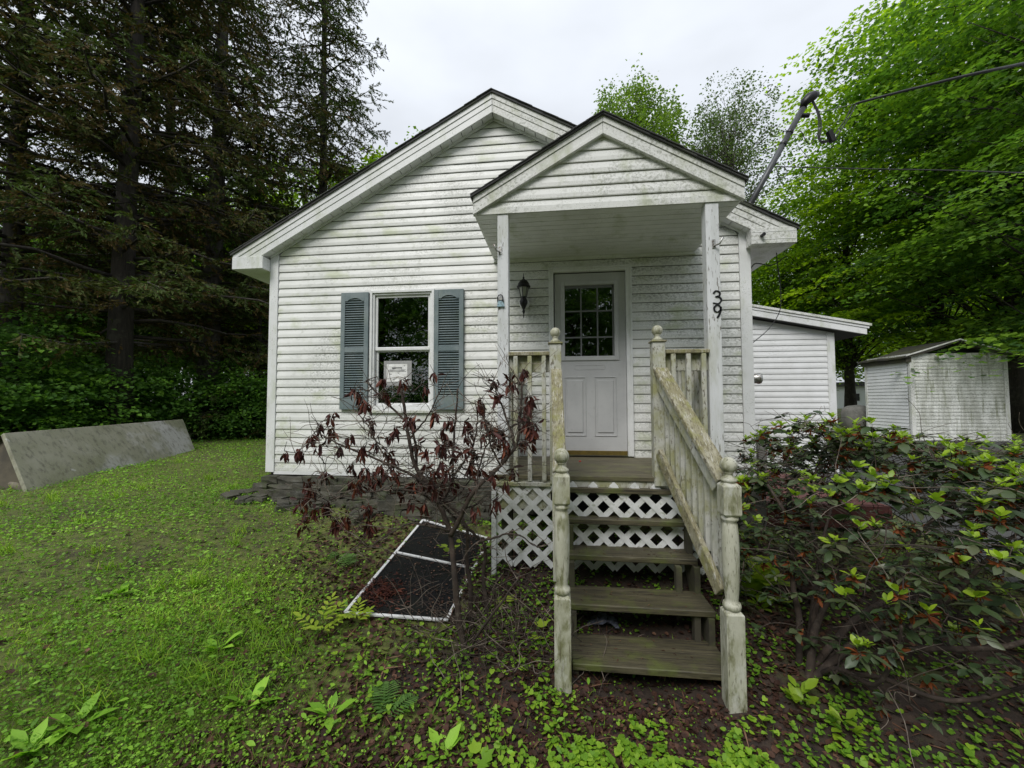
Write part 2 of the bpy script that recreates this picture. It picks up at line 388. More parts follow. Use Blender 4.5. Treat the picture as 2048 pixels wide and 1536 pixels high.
def scatter(name, proto, P, Rm, Sc, tone, m, parent=None, kind=None):
    if len(P) == 0: return None
    V, F = inst(proto, P, Rm, Sc)
    return npmesh(name, V, F, m, parent, np.repeat(tone, len(proto[0])), kind)
# leaf shapes: y = length (0..1), x = width, z up
DIAMOND = ([(0,0,0),(.42,.45,.10),(0,1,0),(-.42,.45,.10)], [(0,1,2),(0,2,3)])
MAPLE = ([(0,0,0),(.36,.10,.04),(.52,.52,.07),(.20,.62,.0),(0,1,-.03),(-.20,.62,0),(-.52,.52,.07),(-.36,.10,.04)],
         [(0,1,3),(1,2,3),(0,3,4),(0,4,5),(0,5,7),(5,6,7)])
LANCE = ([(0,0,0),(.13,.3,.035),(.15,.6,.03),(0,1,-.10),(-.15,.6,.03),(-.13,.3,.035),(0,.3,0),(0,.62,-.03)],
         [(0,1,6),(0,6,5),(6,1,2),(6,2,7),(6,7,4),(6,4,5),(7,2,3),(7,3,4)])
OVAL = ([(0,0,0),(.17,.25,.04),(.22,.58,.05),(.10,.88,-.01),(0,1,-.07),(-.10,.88,-.01),(-.22,.58,.05),(-.17,.25,.04),(0,.28,0),(0,.6,0)],
        [(0,1,8),(0,8,7),(8,1,2),(8,2,9),(8,9,6),(8,6,7),(9,2,3),(9,3,4),(9,4,5),(9,5,6)])
CURL = ([(0,0,0),(.07,.3,.09),(.07,.65,.10),(0,1,-.06),(-.07,.65,.10),(-.07,.3,.09),(0,.3,0),(0,.65,-.02)],
        [(0,1,6),(0,6,5),(6,1,2),(6,2,7),(6,7,4),(6,4,5),(7,2,3),(7,3,4)])
HEART = ([(0,.12,0),(.28,0,.06),(.50,.30,.08),(.34,.70,.03),(0,1,-.06),(-.34,.70,.03),(-.50,.30,.08),(-.28,0,.06),(0,.5,-.01)],
         [(0,1,8),(1,2,8),(2,3,8),(3,4,8),(4,5,8),(5,6,8),(6,7,8),(7,0,8)])
BLADE = ([(-.06,0,0),(.06,0,0),(.045,.5,.06),(-.045,.5,.06),(0,1,-.12)], [(0,1,2),(0,2,3),(3,2,4)])
NEEDLE = ([(-.10,0,0),(.10,0,0),(0,1,-.1)], [(0,1,2)])
DRY = ([(0,0,0),(.30,.2,.12),(.38,.6,.02),(0,1,.12),(-.36,.55,.16),(-.28,.15,.0),(0,.5,-.02)],
       [(0,1,6),(1,2,6),(2,3,6),(3,4,6),(4,5,6),(5,0,6)])
def rdir(n, zlo=-1, zhi=1):
    a = RG.uniform(0, 2*PI, n); z = RG.uniform(zlo, zhi, n); r = np.sqrt(np.maximum(0, 1-z*z))
    return np.stack([r*np.cos(a), r*np.sin(a), z], 1)

# ------------------------------------------------------------------ ground
CP = [(0,0,-.27),(-.4,.4,-.25),(1,0,-.33),(3,0,-.44),(5.6,0,-.5),(2,-.1,-.45),(2,-1.8,-.68),(2.8,-1.2,-.62),(3.5,-1.05,-.56),(4.6,-1.05,-.58),
      (3.54,-1.98,-.86),(4.52,-1.98,-.90),(2.9,-1.8,-.84),(4.05,-1.88,-1.0),(4.05,-1.45,-.86),(1.4,-3.1,-.66),(3.3,-2.6,-.98),(5,-2.6,-1.0),(3.5,-4.5,-.86),(1,-1.5,-.5),
      (0,-2,-.42),(-2.5,-.5,-.24),(-3.5,2.5,-.16),(-1,2,-.2),(-6,4,-.1),(-4,-3,-.3),(6,-1,-.72),(8,0,-.62),(7.5,-2.5,-.85),
      (7,3,-.42),(9,4,-.40),(13.5,8,-.32),(17,9,-.3),(11,3,-.5),(-15,20,0),(20,25,-.2),(0,40,0),(40,40,0),(-30,0,0),(30,-5,-.6),(3,-15,-.7),(3,5,-.3)]
CP = np.array(CP, float)
def _tps(P, lam=.02):
    n = len(P); d = np.linalg.norm(P[:, None, :2]-P[None, :, :2], axis=2)
    K = np.where(d > 0, d*d*np.log(d+1e-12), 0)+lam*np.eye(n)
    Q = np.c_[np.ones(n), P[:, :2]]; A = np.block([[K, Q], [Q.T, np.zeros((3, 3))]])
    return np.linalg.solve(A, np.r_[P[:, 2], 0, 0, 0])
_W = _tps(CP)
def g(X, Y):
    X = np.asarray(X, float); Y = np.asarray(Y, float); sh = X.shape; X = X.ravel(); Y = Y.ravel()
    out = _W[-3]+_W[-2]*X+_W[-1]*Y
    for (cx, cy, _), wgt in zip(CP, _W):
        d2 = (X-cx)**2+(Y-cy)**2; out = out+wgt*.5*d2*np.log(d2+1e-12)
    far = np.clip((np.hypot(X-3, Y-4)-30)/30, 0, 1); out = out*(1-far)
    out = out+.012*np.sin(X*3.1+Y*1.7)*np.sin(Y*2.7-X)+.006*np.sin(X*11+2*np.sin(Y*7))*np.sin(Y*9.3)
    return out.reshape(sh)
def g1(x, y): return float(g(np.array([x]), np.array([y]))[0])
sc_pts = [(690, 1225), (893, 1240), (985, 1062), (846, 1040)]
def gp(px, py):
    z = -.6
    for _ in range(12): p = at(px, py, 'Z', z); z = g1(p.x, p.y)+.03
    return Vector(at(px, py, 'Z', z))
Q = [gp(*p) for p in sc_pts]; Q[2].y = min(Q[2].y, -.12); Q[3].y = min(Q[3].y, -.12)
def inpoly(x, y, poly):
    c_ = np.zeros(len(x), bool); n_ = len(poly)
    for i in range(n_):
        (x1_, y1_), (x2_, y2_) = poly[i], poly[(i+1) % n_]
        k_ = ((y1_ > y) != (y2_ > y)) & (x < (x2_-x1_)*(y-y1_)/(y2_-y1_+1e-12)+x1_); c_ ^= k_
    return c_
Q[2] = Q[1]+(Q[3]-Q[0])*.93+(Q[2]-Q[1]-(Q[3]-Q[0])*.93)*.5
SUP = (Q[1]-Q[0]).cross(Q[3]-Q[0]).normalized(); Q[2].z = Q[0].z-((Q[2].x-Q[0].x)*SUP.x+(Q[2].y-Q[0].y)*SUP.y)/SUP.z
SCW = [(q_.x+(q_.x-2.3)*.12, q_.y+(q_.y+1.0)*.05) for q_ in Q]
u = np.linspace(-1, 1, 360); wv = np.sign(u)*(np.abs(u)*7+ (np.abs(u)**7)*240)
GX, GY = np.meshgrid(wv+2.5, wv-.5, indexing='ij')
GZ = g(GX, GY); n = 360
# the lot behind the house is dug away under the floor so that nothing of it shows inside
fx_, fy_, fz_ = GX.ravel(), GY.ravel(), GZ.ravel()
pl_ = Q[0].z-((fx_-Q[0].x)*SUP.x+(fy_-Q[0].y)*SUP.y)/SUP.z-.022
fz_ = np.where(inpoly(fx_, fy_, SCW), np.minimum(fz_, pl_), fz_)
GV = np.stack([fx_, fy_, fz_], 1)
I, J = np.meshgrid(np.arange(n-1), np.arange(n-1), indexing='ij'); I = I.ravel(); J = J.ravel()
GF = np.stack([I*n+J, (I+1)*n+J, (I+1)*n+J+1, I*n+J+1], 1)
tag(npmesh('ground', GV, GF, 'soil', kind='structure', smooth=True))
# driveway sheet at the right, draped 4 mm above the ground
dx = np.linspace(0, 1, 40); dy = np.linspace(0, 1, 60); A_, B_ = np.meshgrid(dx, dy, indexing='ij')
DY = -7+B_*15.5; DX = 7.4+.35*np.sin(DY*.6)+np.clip(DY-3.2, 0, 9)*.45+A_*(7.5)
DZ = g(DX, DY)+.012
n1, n2 = 40, 60; I, J = np.meshgrid(np.arange(n1-1), np.arange(n2-1), indexing='ij'); I = I.ravel(); J = J.ravel()
npmesh('driveway', np.stack([DX.ravel(), DY.ravel(), DZ.ravel()], 1), np.stack([I*n2+J, (I+1)*n2+J, (I+1)*n2+J+1, I*n2+J+1], 1), 'asphalt', kind='structure', smooth=True)

# dark bare soil of the bed in front of the porch
aa = np.linspace(0, 2*PI, 90, endpoint=False); rr_ = np.linspace(0, 1, 26)
Ag, Rg = np.meshgrid(aa, rr_, indexing='ij'); wob = 1+.10*np.sin(Ag*5+1)+.07*np.sin(Ag*11)+.05*np.sin(Ag*17+2)
BX = 4.75+Rg*wob*np.cos(Ag)*2.35; BY = -1.55+Rg*wob*np.sin(Ag)*1.12
BZ = g(BX, BY)+.004
BZ = np.where(inpoly(BX.ravel(), BY.ravel(), SCW), np.minimum(BZ.ravel(), Q[0].z-((BX.ravel()-Q[0].x)*SUP.x+(BY.ravel()-Q[0].y)*SUP.y)/SUP.z-.016), BZ.ravel()).reshape(BX.shape)
I, J = np.meshgrid(np.arange(90), np.arange(25), indexing='ij'); I = I.ravel(); J = J.ravel(); I2 = (I+1) % 90
mat('bed_soil', (.032, .022, .016), [((.05, .032, .022), 9, .42, .62, .8, X1), ((.015, .011, .009), 22, .5, .62, .8, X1), ((.055, .065, .015), 2.4, .56, .66, .8, X1)], rough=.95, bump=1, bscale=70)
npmesh('bed_soil', np.stack([BX.ravel(), BY.ravel(), BZ.ravel()], 1), np.stack([I*26+J, I2*26+J, I2*26+J+1, I*26+J+1], 1), 'bed_soil', kind='structure', smooth=True)

# ------------------------------------------------------------------ cottage
C = .1016; WW = 5.605; AX = 2.80; SL = .548; WZ = 4.16      # course, wall width, apex x, roof slope, apex z under the soffit
OV = .13
cot = thing('cottage', (2.8, 0, -.02), 'small white clapboard cottage with a front gable, grey-blue shutters and a dark shingle roof edge', 'house')
CLIP = 0
def siding_course(k, xa, xb, y, par, m, apex=None, z0=0, course=C, lim=None, name='siding_board', jit=True, mirror=1):
    """one clapboard between xa and xb, its ends following the gable when it reaches it"""
    zb, zt = z0+k*course, z0+(k+1)*course-.0015
    def ends(z, a, b):
        if apex is None: return a, b
        ax, az, sl = apex; h = (az-z)/sl
        return max(a, ax-h), min(b, ax+h)
    j = random.uniform(-.0012, .0012) if jit else 0
    a0, b0 = ends(zb, xa, xb); a1, b1 = ends(zt, xa, xb)
    if b0-a0 < .02: return
    if b1 < a1: a1 = b1 = (a1+b1)/2; zt = (apex[1] if apex else zt)
    mb = MB(); yo = y-.0135+j
    prof = [(y, zb+.007), (yo+.003, zb+.002+j), (yo, zb+.009), (yo+.0005, zb+course*.42), (y-.002, zt)]
    vs = []
    for (yy, z) in prof:
        t = max(0, min(1, (z-zb)/(zt-zb))); vs += [(a0+(a1-a0)*t, yy, z), (b0+(b1-b0)*t, yy, z)]
    mb.add(vs, [(2*i, 2*i+1, 2*i+3, 2*i+2) for i in range(4)])
    return mb.build(name, m, par)
def openings(k, xa, xb, ops, z0=0, course=C):
    zb, zt = z0+k*course, z0+(k+1)*course
    segs = [(xa, xb)]
    for (a, b, c, d) in ops:
        if zt > c+.01 and zb < d-.01:
            new = []
            for s in segs:
                if a > s[0]: new.append((s[0], min(a, s[1])))
                if b < s[1]: new.append((max(b, s[0]), s[1]))
            segs = new
    return [s for s in segs if s[1]-s[0] > .03]
WIN = (1.303, 2.095, .711, 2.168); DOOR = (3.434, 4.352, .236, 2.343)
fw = node('gable_wall', cot)
for k in range(41):
    for a, b in openings(k, .112, WW-.115, [WIN, DOOR]):
        if b-a > 1.2 and random.random() < .42:              # lap seam between two lengths of siding
            c_ = random.uniform(a+.4, b-.4) if k < 26 else AX+random.uniform(-.6, .6)
            siding_course(k, a, c_, 0, fw, 'siding', (AX, WZ+.012, SL)); siding_course(k, c_-.004, b, -.0022, fw, 'siding', (AX, WZ+.012, SL))
        else: siding_course(k, a, b, 0, fw, 'siding', (AX, WZ+.012, SL))
MB().add([(WIN[0], -.0135, WIN[3]+.001), (WIN[1], -.0135, WIN[3]+.001), (WIN[1], -.002, 22*C-.002), (WIN[0], -.002, 22*C-.002)], [(0,1,2,3)]).build('siding_board', 'siding', fw)
# sheathing behind the clapboards, with the openings left out
mb = MB()
def wallbox(x0, x1, z0, z1): mb.box(x0, x1, .004, .11, z0, z1)
gi, go = WIN, DOOR
wallbox(0, gi[0]+.03, 0, 2.6); wallbox(gi[1]-.03, go[0]+.03, 0, 2.6); wallbox(go[1]-.03, WW, 0, 2.6)
wallbox(gi[0]+.03, gi[1]-.03, 0, gi[2]+.03); wallbox(gi[0]+.03, gi[1]-.03, gi[3]-.03, 2.6); wallbox(go[0]+.03, go[1]-.03, go[3]-.03, 2.6); wallbox(go[0]+.03, go[1]-.03, 0, .22)
mb.prism([(0, 2.6), (WW, 2.6), (AX, WZ)], 'Y', .004, .11)
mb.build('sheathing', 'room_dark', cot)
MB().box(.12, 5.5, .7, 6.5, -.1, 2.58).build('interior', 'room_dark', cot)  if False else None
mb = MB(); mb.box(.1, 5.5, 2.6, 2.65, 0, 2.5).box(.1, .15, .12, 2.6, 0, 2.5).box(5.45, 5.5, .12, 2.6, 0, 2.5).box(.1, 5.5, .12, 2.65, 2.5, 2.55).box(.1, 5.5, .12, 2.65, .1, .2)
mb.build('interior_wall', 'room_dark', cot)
for bx in ((0, .1, .115, 8), (WW-.1, WW, .115, 8), (.1, WW-.1, 7.9, 8)): MB().box(*bx, 0, 2.6).build('side_wall', 'siding_clean', cot)
for x0, x1 in ((-.004, .108), (WW-.112, WW+.004)):
    MB().prism([(x0, -.01), (x1, -.01), (x1, WZ+.018-SL*abs(x1-AX)), (x0, WZ+.018-SL*abs(x0-AX))], 'Y', -.022, .07).build('corner_board', 'trim', cot, bevel=.003)
MB().box(.10, 3.0, -.014, .0, -.035, .003).build('sill_trim', 'trim', cot)
# roof
RT = WZ+.235; XE = 3.205     # roof top apex, half width
def roofline(x, z0): return z0-SL*abs(x-AX)
mb = MB()
for s in (-1, 1):
    xe = AX+s*(XE+.02)
    za, ze = RT+.022, RT+.022-SL*(XE+.02)
    mb.add([(AX, -OV-.03, za), (xe, -OV-.03, ze), (xe, 8.1, ze), (AX, 8.1, za), (AX, -OV-.03, za-.03), (xe, -OV-.03, ze-.03), (xe, 8.1, ze-.03), (AX, 8.1, za-.03)],
           [(0,1,2,3),(4,7,6,5),(0,4,5,1),(1,5,6,2),(2,6,7,3),(0,3,7,4)])
roof = mb.build('roof', 'shingle', cot)
def clipz(poly, zc):
    out = []
    for i in range(len(poly)):
        a, b = poly[i], poly[(i+1) % len(poly)]
        if a[1] >= zc: out.append(a)
        if (a[1] >= zc) != (b[1] >= zc):
            t_ = (zc-a[1])/(b[1]-a[1]); out.append((a[0]+(b[0]-a[0])*t_, zc))
    return out
for s in (-1, 1):
    for i in range(22):       # shingle ends along the rake
        t0 = i/22*XE+.0; t1 = t0+XE/22+.03
        z0 = RT+.024-SL*t0; z1 = RT+.024-SL*t1; j = random.uniform(0, .012)
        MB().add([(AX+s*t0, -OV-.034-j, z0+.006), (AX+s*t1, -OV-.034-j, z1+.010), (AX+s*t1, .2, z1+.010), (AX+s*t0, .2, z0+.006),
                  (AX+s*t0, -OV-.034-j, z0-.004), (AX+s*t1, -OV-.034-j, z1+.002), (AX+s*t1, .2, z1+.002), (AX+s*t0, .2, z0-.004)],
                 [(0,1,2,3),(4,7,6,5),(0,4,5,1),(1,5,6,2),(2,6,7,3),(0,3,7,4)]).build('shingle', 'shingle', roof)
for s in (-1, 1):
    # rake fascia in three bent strips, as the aluminium trim shows
    fb = node('rake_board', cot)
    hs = [(0, .085, 0), (.087, .155, -.006), (.157, .233, -.014)]
    for (h0, h1, yy) in hs:
        za0, za1 = WZ+.008+h0, WZ+.008+h1; xe = AX+s*XE; xs = AX+s*.0015
        d = SL*XE
        pz = clipz([(xs, za0), (xe, za0-d), (xe, za1-d), (xs, za1)], 2.458 if s < 0 else 2.49)
        if s > 0: pz = pz[::-1]
        MB().prism(pz, 'Y', -OV+yy, -OV+.02).build('fascia_strip', 'trim' if s < 0 else 'trim_dirty', fb, bevel=.002)
    # vented soffit panels under the rake
    sf = node('rake_soffit', cot)
    npan = 26
    for i in range(npan):
        t0 = XE*i/npan+.004; t1 = XE*(i+1)/npan-.004
        if t1 > 2.95: continue
        z0, z1 = WZ+.010-SL*t0, WZ+.010-SL*t1
        MB().add([(AX+s*t0, -OV+.021, z0), (AX+s*t1, -OV+.021, z1), (AX+s*t1, .003, z1), (AX+s*t0, .003, z0),
                  (AX+s*t0, -OV+.021, z0+.01), (AX+s*t1, -OV+.021, z1+.01), (AX+s*t1, .003, z1+.01), (AX+s*t0, .003, z0+.01)],
                 [(0,1,2,3),(4,7,6,5),(0,4,5,1),(1,5,6,2),(2,6,7,3),(0,3,7,4)]).build('soffit_panel', 'trim', sf)
    MB().add([(AX, -OV+.02, WZ+.03), (AX+s*2.95, -OV+.02, WZ+.03-SL*2.95), (AX+s*2.95, .01, WZ+.03-SL*2.95), (AX, .01, WZ+.03)], [(0,1,2,3)]).build('soffit_backing', 'room_dark', sf)
    MB().beam((AX, -.024, WZ+.0), (AX+s*2.80, -.024, WZ-SL*2.80), .014, .03, (0, 0, 1)).build('soffit_trim', 'trim', cot)
    # boxed eave return
    x0, x1 = sorted((AX+s*XE, AX+s*2.80+ (0 if s < 0 else -.04)))
    zb = 2.452+ (0 if s < 0 else .03)
    MB().box(x0, x1, -OV-.022, -.0225, zb, zb+(.150 if s < 0 else .172)).build('eave_return', 'trim' if s < 0 else 'trim_dirty', cot, bevel=.004)
    if s > 0:
        for zg in (.045, .125): MB().box(x0+.004, x1-.004, -OV-.0245, -OV-.0222, zb+zg, zb+zg+.004).build('return_crease', 'trim', cot)
    MB().box(x0, x0+.02, -.02, 8, zb+.004, zb+.17).build('eave_fascia', 'trim', cot) if s < 0 else MB().box(x1-.02, x1, -.02, 8, zb+.004, zb+.17).build('eave_fascia', 'trim', cot)
    es = node('eave_soffit', cot); ya = -.02
    while ya < 7.9:
        MB().box(x0+.021 if s < 0 else WW+.005, -.005 if s < 0 else x1-.021, ya, ya+.095, zb+.004, zb+.012).build('soffit_panel', 'trim', es); ya += .1
MB().lathe([(.018, 0), (.018, -.05), (.012, -.05)], (5.66, -OV-.024, 2.565), 12, 'Y').build('cable_stub', 'black_metal', cot)
# window
win = node('window', cot)
x0, x1, z0, z1 = WIN
def frame(x0, x1, z0, z1, wdt, y0, y1, name, m, par, bottom=None, bevel=.002):
    mb = MB(); bt = bottom or wdt
    mb.box(x0, x0+wdt, y0, y1, z0, z1); mb.box(x1-wdt, x1, y0, y1, z0, z1); mb.box(x0+wdt, x1-wdt, y0, y1, z1-wdt, z1); mb.box(x0+wdt, x1-wdt, y0, y1, z0, z0+bt)
    return mb.build(name, m, par, bevel=bevel)
frame(x0, x1, z0, z1, .030, -.030, .004, 'casing', 'trim', win, .045)
frame(x0+.031, x1-.031, z0+.046, z1-.031, .022, -.012, .05, 'jamb', 'trim', win, .035)
MB().box(x0-.01, x1+.01, -.045, -.0305, z0-.004, z0+.028).build('sill', 'trim_dirty', win, bevel=.003)
zm = 1.462
frame(x0+.054, x1-.054, zm, z1-.054, .030, .012, .04, 'upper_sash', 'trim', win, .028)
frame(x0+.060, x1-.054, z0+.082, zm+.0, .028, .034, .062, 'lower_sash', 'trim', win, .03)
MB().box(x0+.06, x1-.06, .006, .034, zm-.012, zm+.024).build('meeting_rail', 'trim', win, bevel=.003)
MB().box(x0+.075, x1-.075, .024, .028, zm+.02, z1-.075).build('upper_pane', 'pane_glass', win)
MB().box(x0+.08, x1-.075, .046, .050, z0+.10, zm-.02).build('lower_pane', 'pane_glass', win)
# shutters
for (a, b) in ((.952, 1.296), (2.104, 2.452)):
    sh = node('shutter', cot); zb, zt = .748, 2.146; y0, y1 = -.052, -.0175; st = .052
    mb = MB().box(a, a+st, y0, y1, zb, zt).box(b-st, b, y0, y1, zb, zt).box(a+st, b-st, y0, y1, zb, zb+.15)
    zmid = 1.452; mb.box(a+st, b-st, y0, y1, zmid-.026, zmid+.03)
    ar = [(a+st, zt), (b-st, zt)]
    for i in range(25):                                      # arched head of the opening
        t = i/24; xx = (b-st)-(b-a-2*st)*t; q_ = min(1, max(0, (t-.14)/.72)); ar.append((xx, zt-.105+.036*math.sin(PI*q_)**.6 if 0 < q_ < 1 else zt-.105))
    mb.prism(ar, 'Y', y0, y1)
    mb.build('shutter_frame', 'shutter', sh, bevel=.002)
    MB().box(a+st, b-st, -.024, -.0185, zb+.15, zt-.06).build('shutter_back', 'shutter', sh)
    mb = MB()
    for lo, hi in ((zb+.155, zmid-.03), (zmid+.034, zt-.075)):
        z = lo
        while z < hi:
            mb.add([(a+st, -.050, z), (b-st, -.050, z), (b-st, -.026, z+.020), (a+st, -.026, z+.020), (a+st, -.046, z-.003), (b-st, -.046, z-.003)],
                   [(0,1,2,3),(4,5,1,0)]); z += .0285
    mb.build('louvres', 'shutter', sh, kind='stuff')
# door
dr = node('door', cot)
x0, x1, z0, z1 = DOOR
mb = MB().box(x0, x0+.055, -.032, .02, z0, z1).box(x1-.062, x1, -.032, .02, z0, z1).box(x0+.055, x1-.062, -.032, .02, z1-.038, z1); mb.build('casing', 'trim', dr, bevel=.003)
MB().box(x0+.0, x0+.025, -.04, -.033, z0, z1+.006).box(x1-.022, x1, -.04, -.033, z0, z1+.006).box(x0-.005, x1+.005, -.044, -.033, z1-.004, z1+.014).build('brick_mould', 'trim', dr, bevel=.002)
X0, X1_ = 3.500, 4.288; Z0, Z1 = .262, 2.296
GX0, GX1, GZ0, GZ1 = 3.614, 4.166, 1.348, 2.158
mb = MB().box(X0, GX0, .02, .06, Z0, Z1).box(GX1, X1_, .02, .06, Z0, Z1).box(GX0, GX1, .02, .06, GZ1, Z1).box(GX0, GX1, .02, .06, Z0, GZ0)
mb.build('leaf', 'door_paint', dr)
frame(GX0-.045, GX1+.045, GZ0-.05, GZ1+.045, .045, .006, .0195, 'glazing_bead', 'door_paint', dr, .05, .004)
for (a, b) in ((3.60, 3.845), (3.935, 4.18)):
    frame(a, b, .45, 1.115, .012, .012, .0195, 'panel_moulding', 'door_paint', dr, None, .003)
    MB().box(a+.035, b-.035, .010, .0195, .49, 1.075).build('panel', 'door_paint', dr, bevel=.006)
mb = MB(); 
pts = []
for i in range(13): a_ = PI/2+PI*i/12; pts.append((3.74+.02*math.cos(a_), 1.22+.025*math.sin(a_)))
for i in range(13): a_ = -PI/2+PI*i/12; pts.append((4.04+.02*math.cos(a_), 1.22+.025*math.sin(a_)))
mb.tube([(x, .019, z) for x, z in pts+[pts[0]]], .0028, 4); mb.build('blanked_mail_slot', 'door_paint', dr)
gw = (GX1-GX0)/3; gh = [(GZ0, 1.562), (1.578, 1.862), (1.878, GZ1)]
zz = [GZ0+.005, GZ0+.215, GZ0+.515, GZ1-.03]
for i in range(3):
    for j in range(3):
        MB().box(GX0+i*gw+.002, GX0+(i+1)*gw-.002, .036, .040, zz[j]+.002, zz[j+1]-.002).build('pane', 'pane_glass', dr)
for i in (1, 2): MB().box(GX0+i*gw-.008, GX0+i*gw+.008, .026, .050, zz[0], zz[3]).build('muntin', 'door_grille', dr)
for j in (1, 2): MB().box(GX0, GX1, .027, .049, zz[j]-.008, zz[j]+.008).build('muntin', 'door_grille', dr)
MB().box(GX0, GX1, .028, .05, GZ1-.030, GZ1).box(GX1-.02, GX1, .028, .05, GZ0, GZ1).build('inner_grille_edge', 'door_grille', dr)
MB().box(X0, X1_, -.004, .02, .242, .29).build('kick_plate', 'brass', dr, bevel=.002)
MB().box(x0+.055, x1-.062, -.03, .02, z0, .245).build('threshold', 'dark_wood', dr)
# stone foundation: each stone a part
fd = node('stone_foundation', cot)
MB().box(.02, WW-.02, .05, .2, -.8, .0).box(.02, .2, .2, 8, -.8, 0).box(WW-.2, WW-.02, .2, 8, -.8, 0).build('foundation_core', 'room_dark', fd)
def stone_mesh(seed):
    rr = random.Random(seed); bm = bmesh.new(); bmesh.ops.create_cube(bm, size=1)
    bmesh.ops.subdivide_edges(bm, edges=bm.edges, cuts=1, use_grid_fill=True)
    for v in bm.verts:
        l = v.co.length; v.co *= (1+.18*(.8-l))*rr.uniform(.86, 1.1)
    me = bpy.data.meshes.new('stone'); bm.to_mesh(me); bm.free(); me.materials.append(MATS['stone']); return me
STM = [stone_mesh(i) for i in range(7)]
def stone(name, par, p, s, rz=0, tilt=0):
    o = bpy.data.objects.new(name, random.choice(STM)); o.location = Vector(p)-(wl(par) if par else Vector()); o.scale = s
    o.rotation_euler = (random.uniform(-.12, .12)+tilt, random.uniform(-.08, .08), rz); link(o, par); return o
z = -.05; row = 0
while z > -.62:
    x = -.05+random.uniform(0, .1); h = random.uniform(.055, .095)
    while x < 3.15:
        l = random.uniform(.14, .36)
        if z > g1(x, -.05)-.06:
            stone('stone', fd, (x+l/2, -.02-row*.028+random.uniform(-.025, .015), z-h/2+random.uniform(-.008, .008)), (l*1.04, .2, h*1.12), random.uniform(-.12, .12))
        x += l
    z -= h; row += 1
for i in range(20):
    x = random.uniform(-.35, 1.5); y = random.uniform(-.45, -.16) if x > 0 else random.uniform(-.3, .3)
    t = tag(stone('loose_stone', None, (x, y, g1(x, y)+.02), (random.uniform(.12, .26), random.uniform(.1, .18), random.uniform(.04, .08)), random.uniform(0, 3)),
        'flat mossy stone lying loose at the foot of the cottage foundation', 'stone', 'loose stones by the foundation')

# ------------------------------------------------------------------ entry porch
PY = -1.12; GXc = 3.92; PH = 1.118; PT = 3.262; PSL = .572; PB = 2.482
por = thing('entry_porch', (3.92, -.6, -.5), 'weathered white gabled porch with square posts over the front door', 'porch')
# pediment
pd = node('pediment', por)
for k in range(6):
    siding_course(k, GXc-1.09, GXc+1.09, PY, pd, 'trim_dirty', (GXc, PT-.13, PSL), z0=PB, course=.1016)
MB().prism([(GXc-1.08, PB), (GXc+1.08, PB), (GXc, PT-.10)], 'Y', PY+.002, PY+.05).build('pediment_backing', 'trim_dirty', pd)
MB().box(GXc-1.09, GXc+1.09, PY-.022, PY-.0175, PB-.008, PB+.045).build('pediment_base_board', 'trim_dirty', pd)
for s in (-1, 1):
    rb = node('rake_board', por)
    for (h0, h1, yy) in ((-.158, -.125, -.03), (-.123, -.055, -.020), (-.053, .0, -.028)):
        a0, a1 = PT+h0, PT+h1; d = PSL*PH; xe = GXc+s*PH; xs = GXc+s*.001
        MB().add([(xs, PY-.02+yy, a0), (xe, PY-.02+yy, a0-d), (xe, PY-.02+yy, a1-d), (xs, PY-.02+yy, a1),
                  (xs, PY-.001, a0), (xe, PY-.001, a0-d), (xe, PY-.001, a1-d), (xs, PY-.001, a1)],
                 [(0,1,2,3),(4,7,6,5),(0,4,5,1),(1,5,6,2),(2,6,7,3),(0,3,7,4)]).build('fascia_strip', 'trim_dirty', rb, bevel=.002)
    xe = GXc+s*(PH+.02); za, ze = PT+.018, PT+.018-PSL*(PH+.02)
    MB().add([(GXc, PY-.07, za), (xe, PY-.07, ze), (xe, -.02, ze), (GXc, -.02, za), (GXc, PY-.07, za-.017), (xe, PY-.07, ze-.017), (xe, -.02, ze-.017), (GXc, -.02, za-.017)],
             [(0,1,2,3),(4,7,6,5),(0,4,5,1),(1,5,6,2),(2,6,7,3),(0,3,7,4)]).build('porch_roof', 'shingle', por)
    for i in range(9):
        t0 = i/9*PH; t1 = t0+PH/9+.02; z0_ = PT+.02-PSL*t0; z1_ = PT+.02-PSL*t1; j = random.uniform(0, .012)
        MB().add([(GXc+s*t0, PY-.074-j, z0_+.004), (GXc+s*t1, PY-.074-j, z1_+.009), (GXc+s*t1, PY+.2, z1_+.009), (GXc+s*t0, PY+.2, z0_+.004),
                  (GXc+s*t0, PY-.074-j, z0_-.004), (GXc+s*t1, PY-.074-j, z1_+.001), (GXc+s*t1, PY+.2, z1_+.001), (GXc+s*t0, PY+.2, z0_-.004)],
                 [(0,1,2,3),(4,7,6,5),(0,4,5,1),(1,5,6,2),(2,6,7,3),(0,3,7,4)]).build('shingle', 'shingle', por)
    # side fascia down the eave
    xa, xb = sorted((GXc+s*(PH-.02), GXc+s*PH))
    MB().box(xa, xb, PY+.001, -.02, PB+.006, PT-PSL*PH+.0).build('side_fascia', 'trim', por)
cl = node('ceiling', por); y = PY+.002
while y < -.03:
    yb = min(y+.085, -.02)
    MB().box(GXc-PH+.022, GXc+PH-.022, y, yb, PB-.004+random.uniform(-.001, .001), PB+.006).build('ceiling_board', 'trim', cl, bevel=.0025); y += .091
MB().box(GXc-PH+.02, GXc+PH-.02, PY, -.02, PB+.008, PB+.02).build('ceiling_backing', 'room_dark', cl)
MB().box(GXc-PH+.0, GXc+PH-.0, -.035, -.0165, PB-.03, PB-.0045).build('ceiling_trim', 'trim', por)
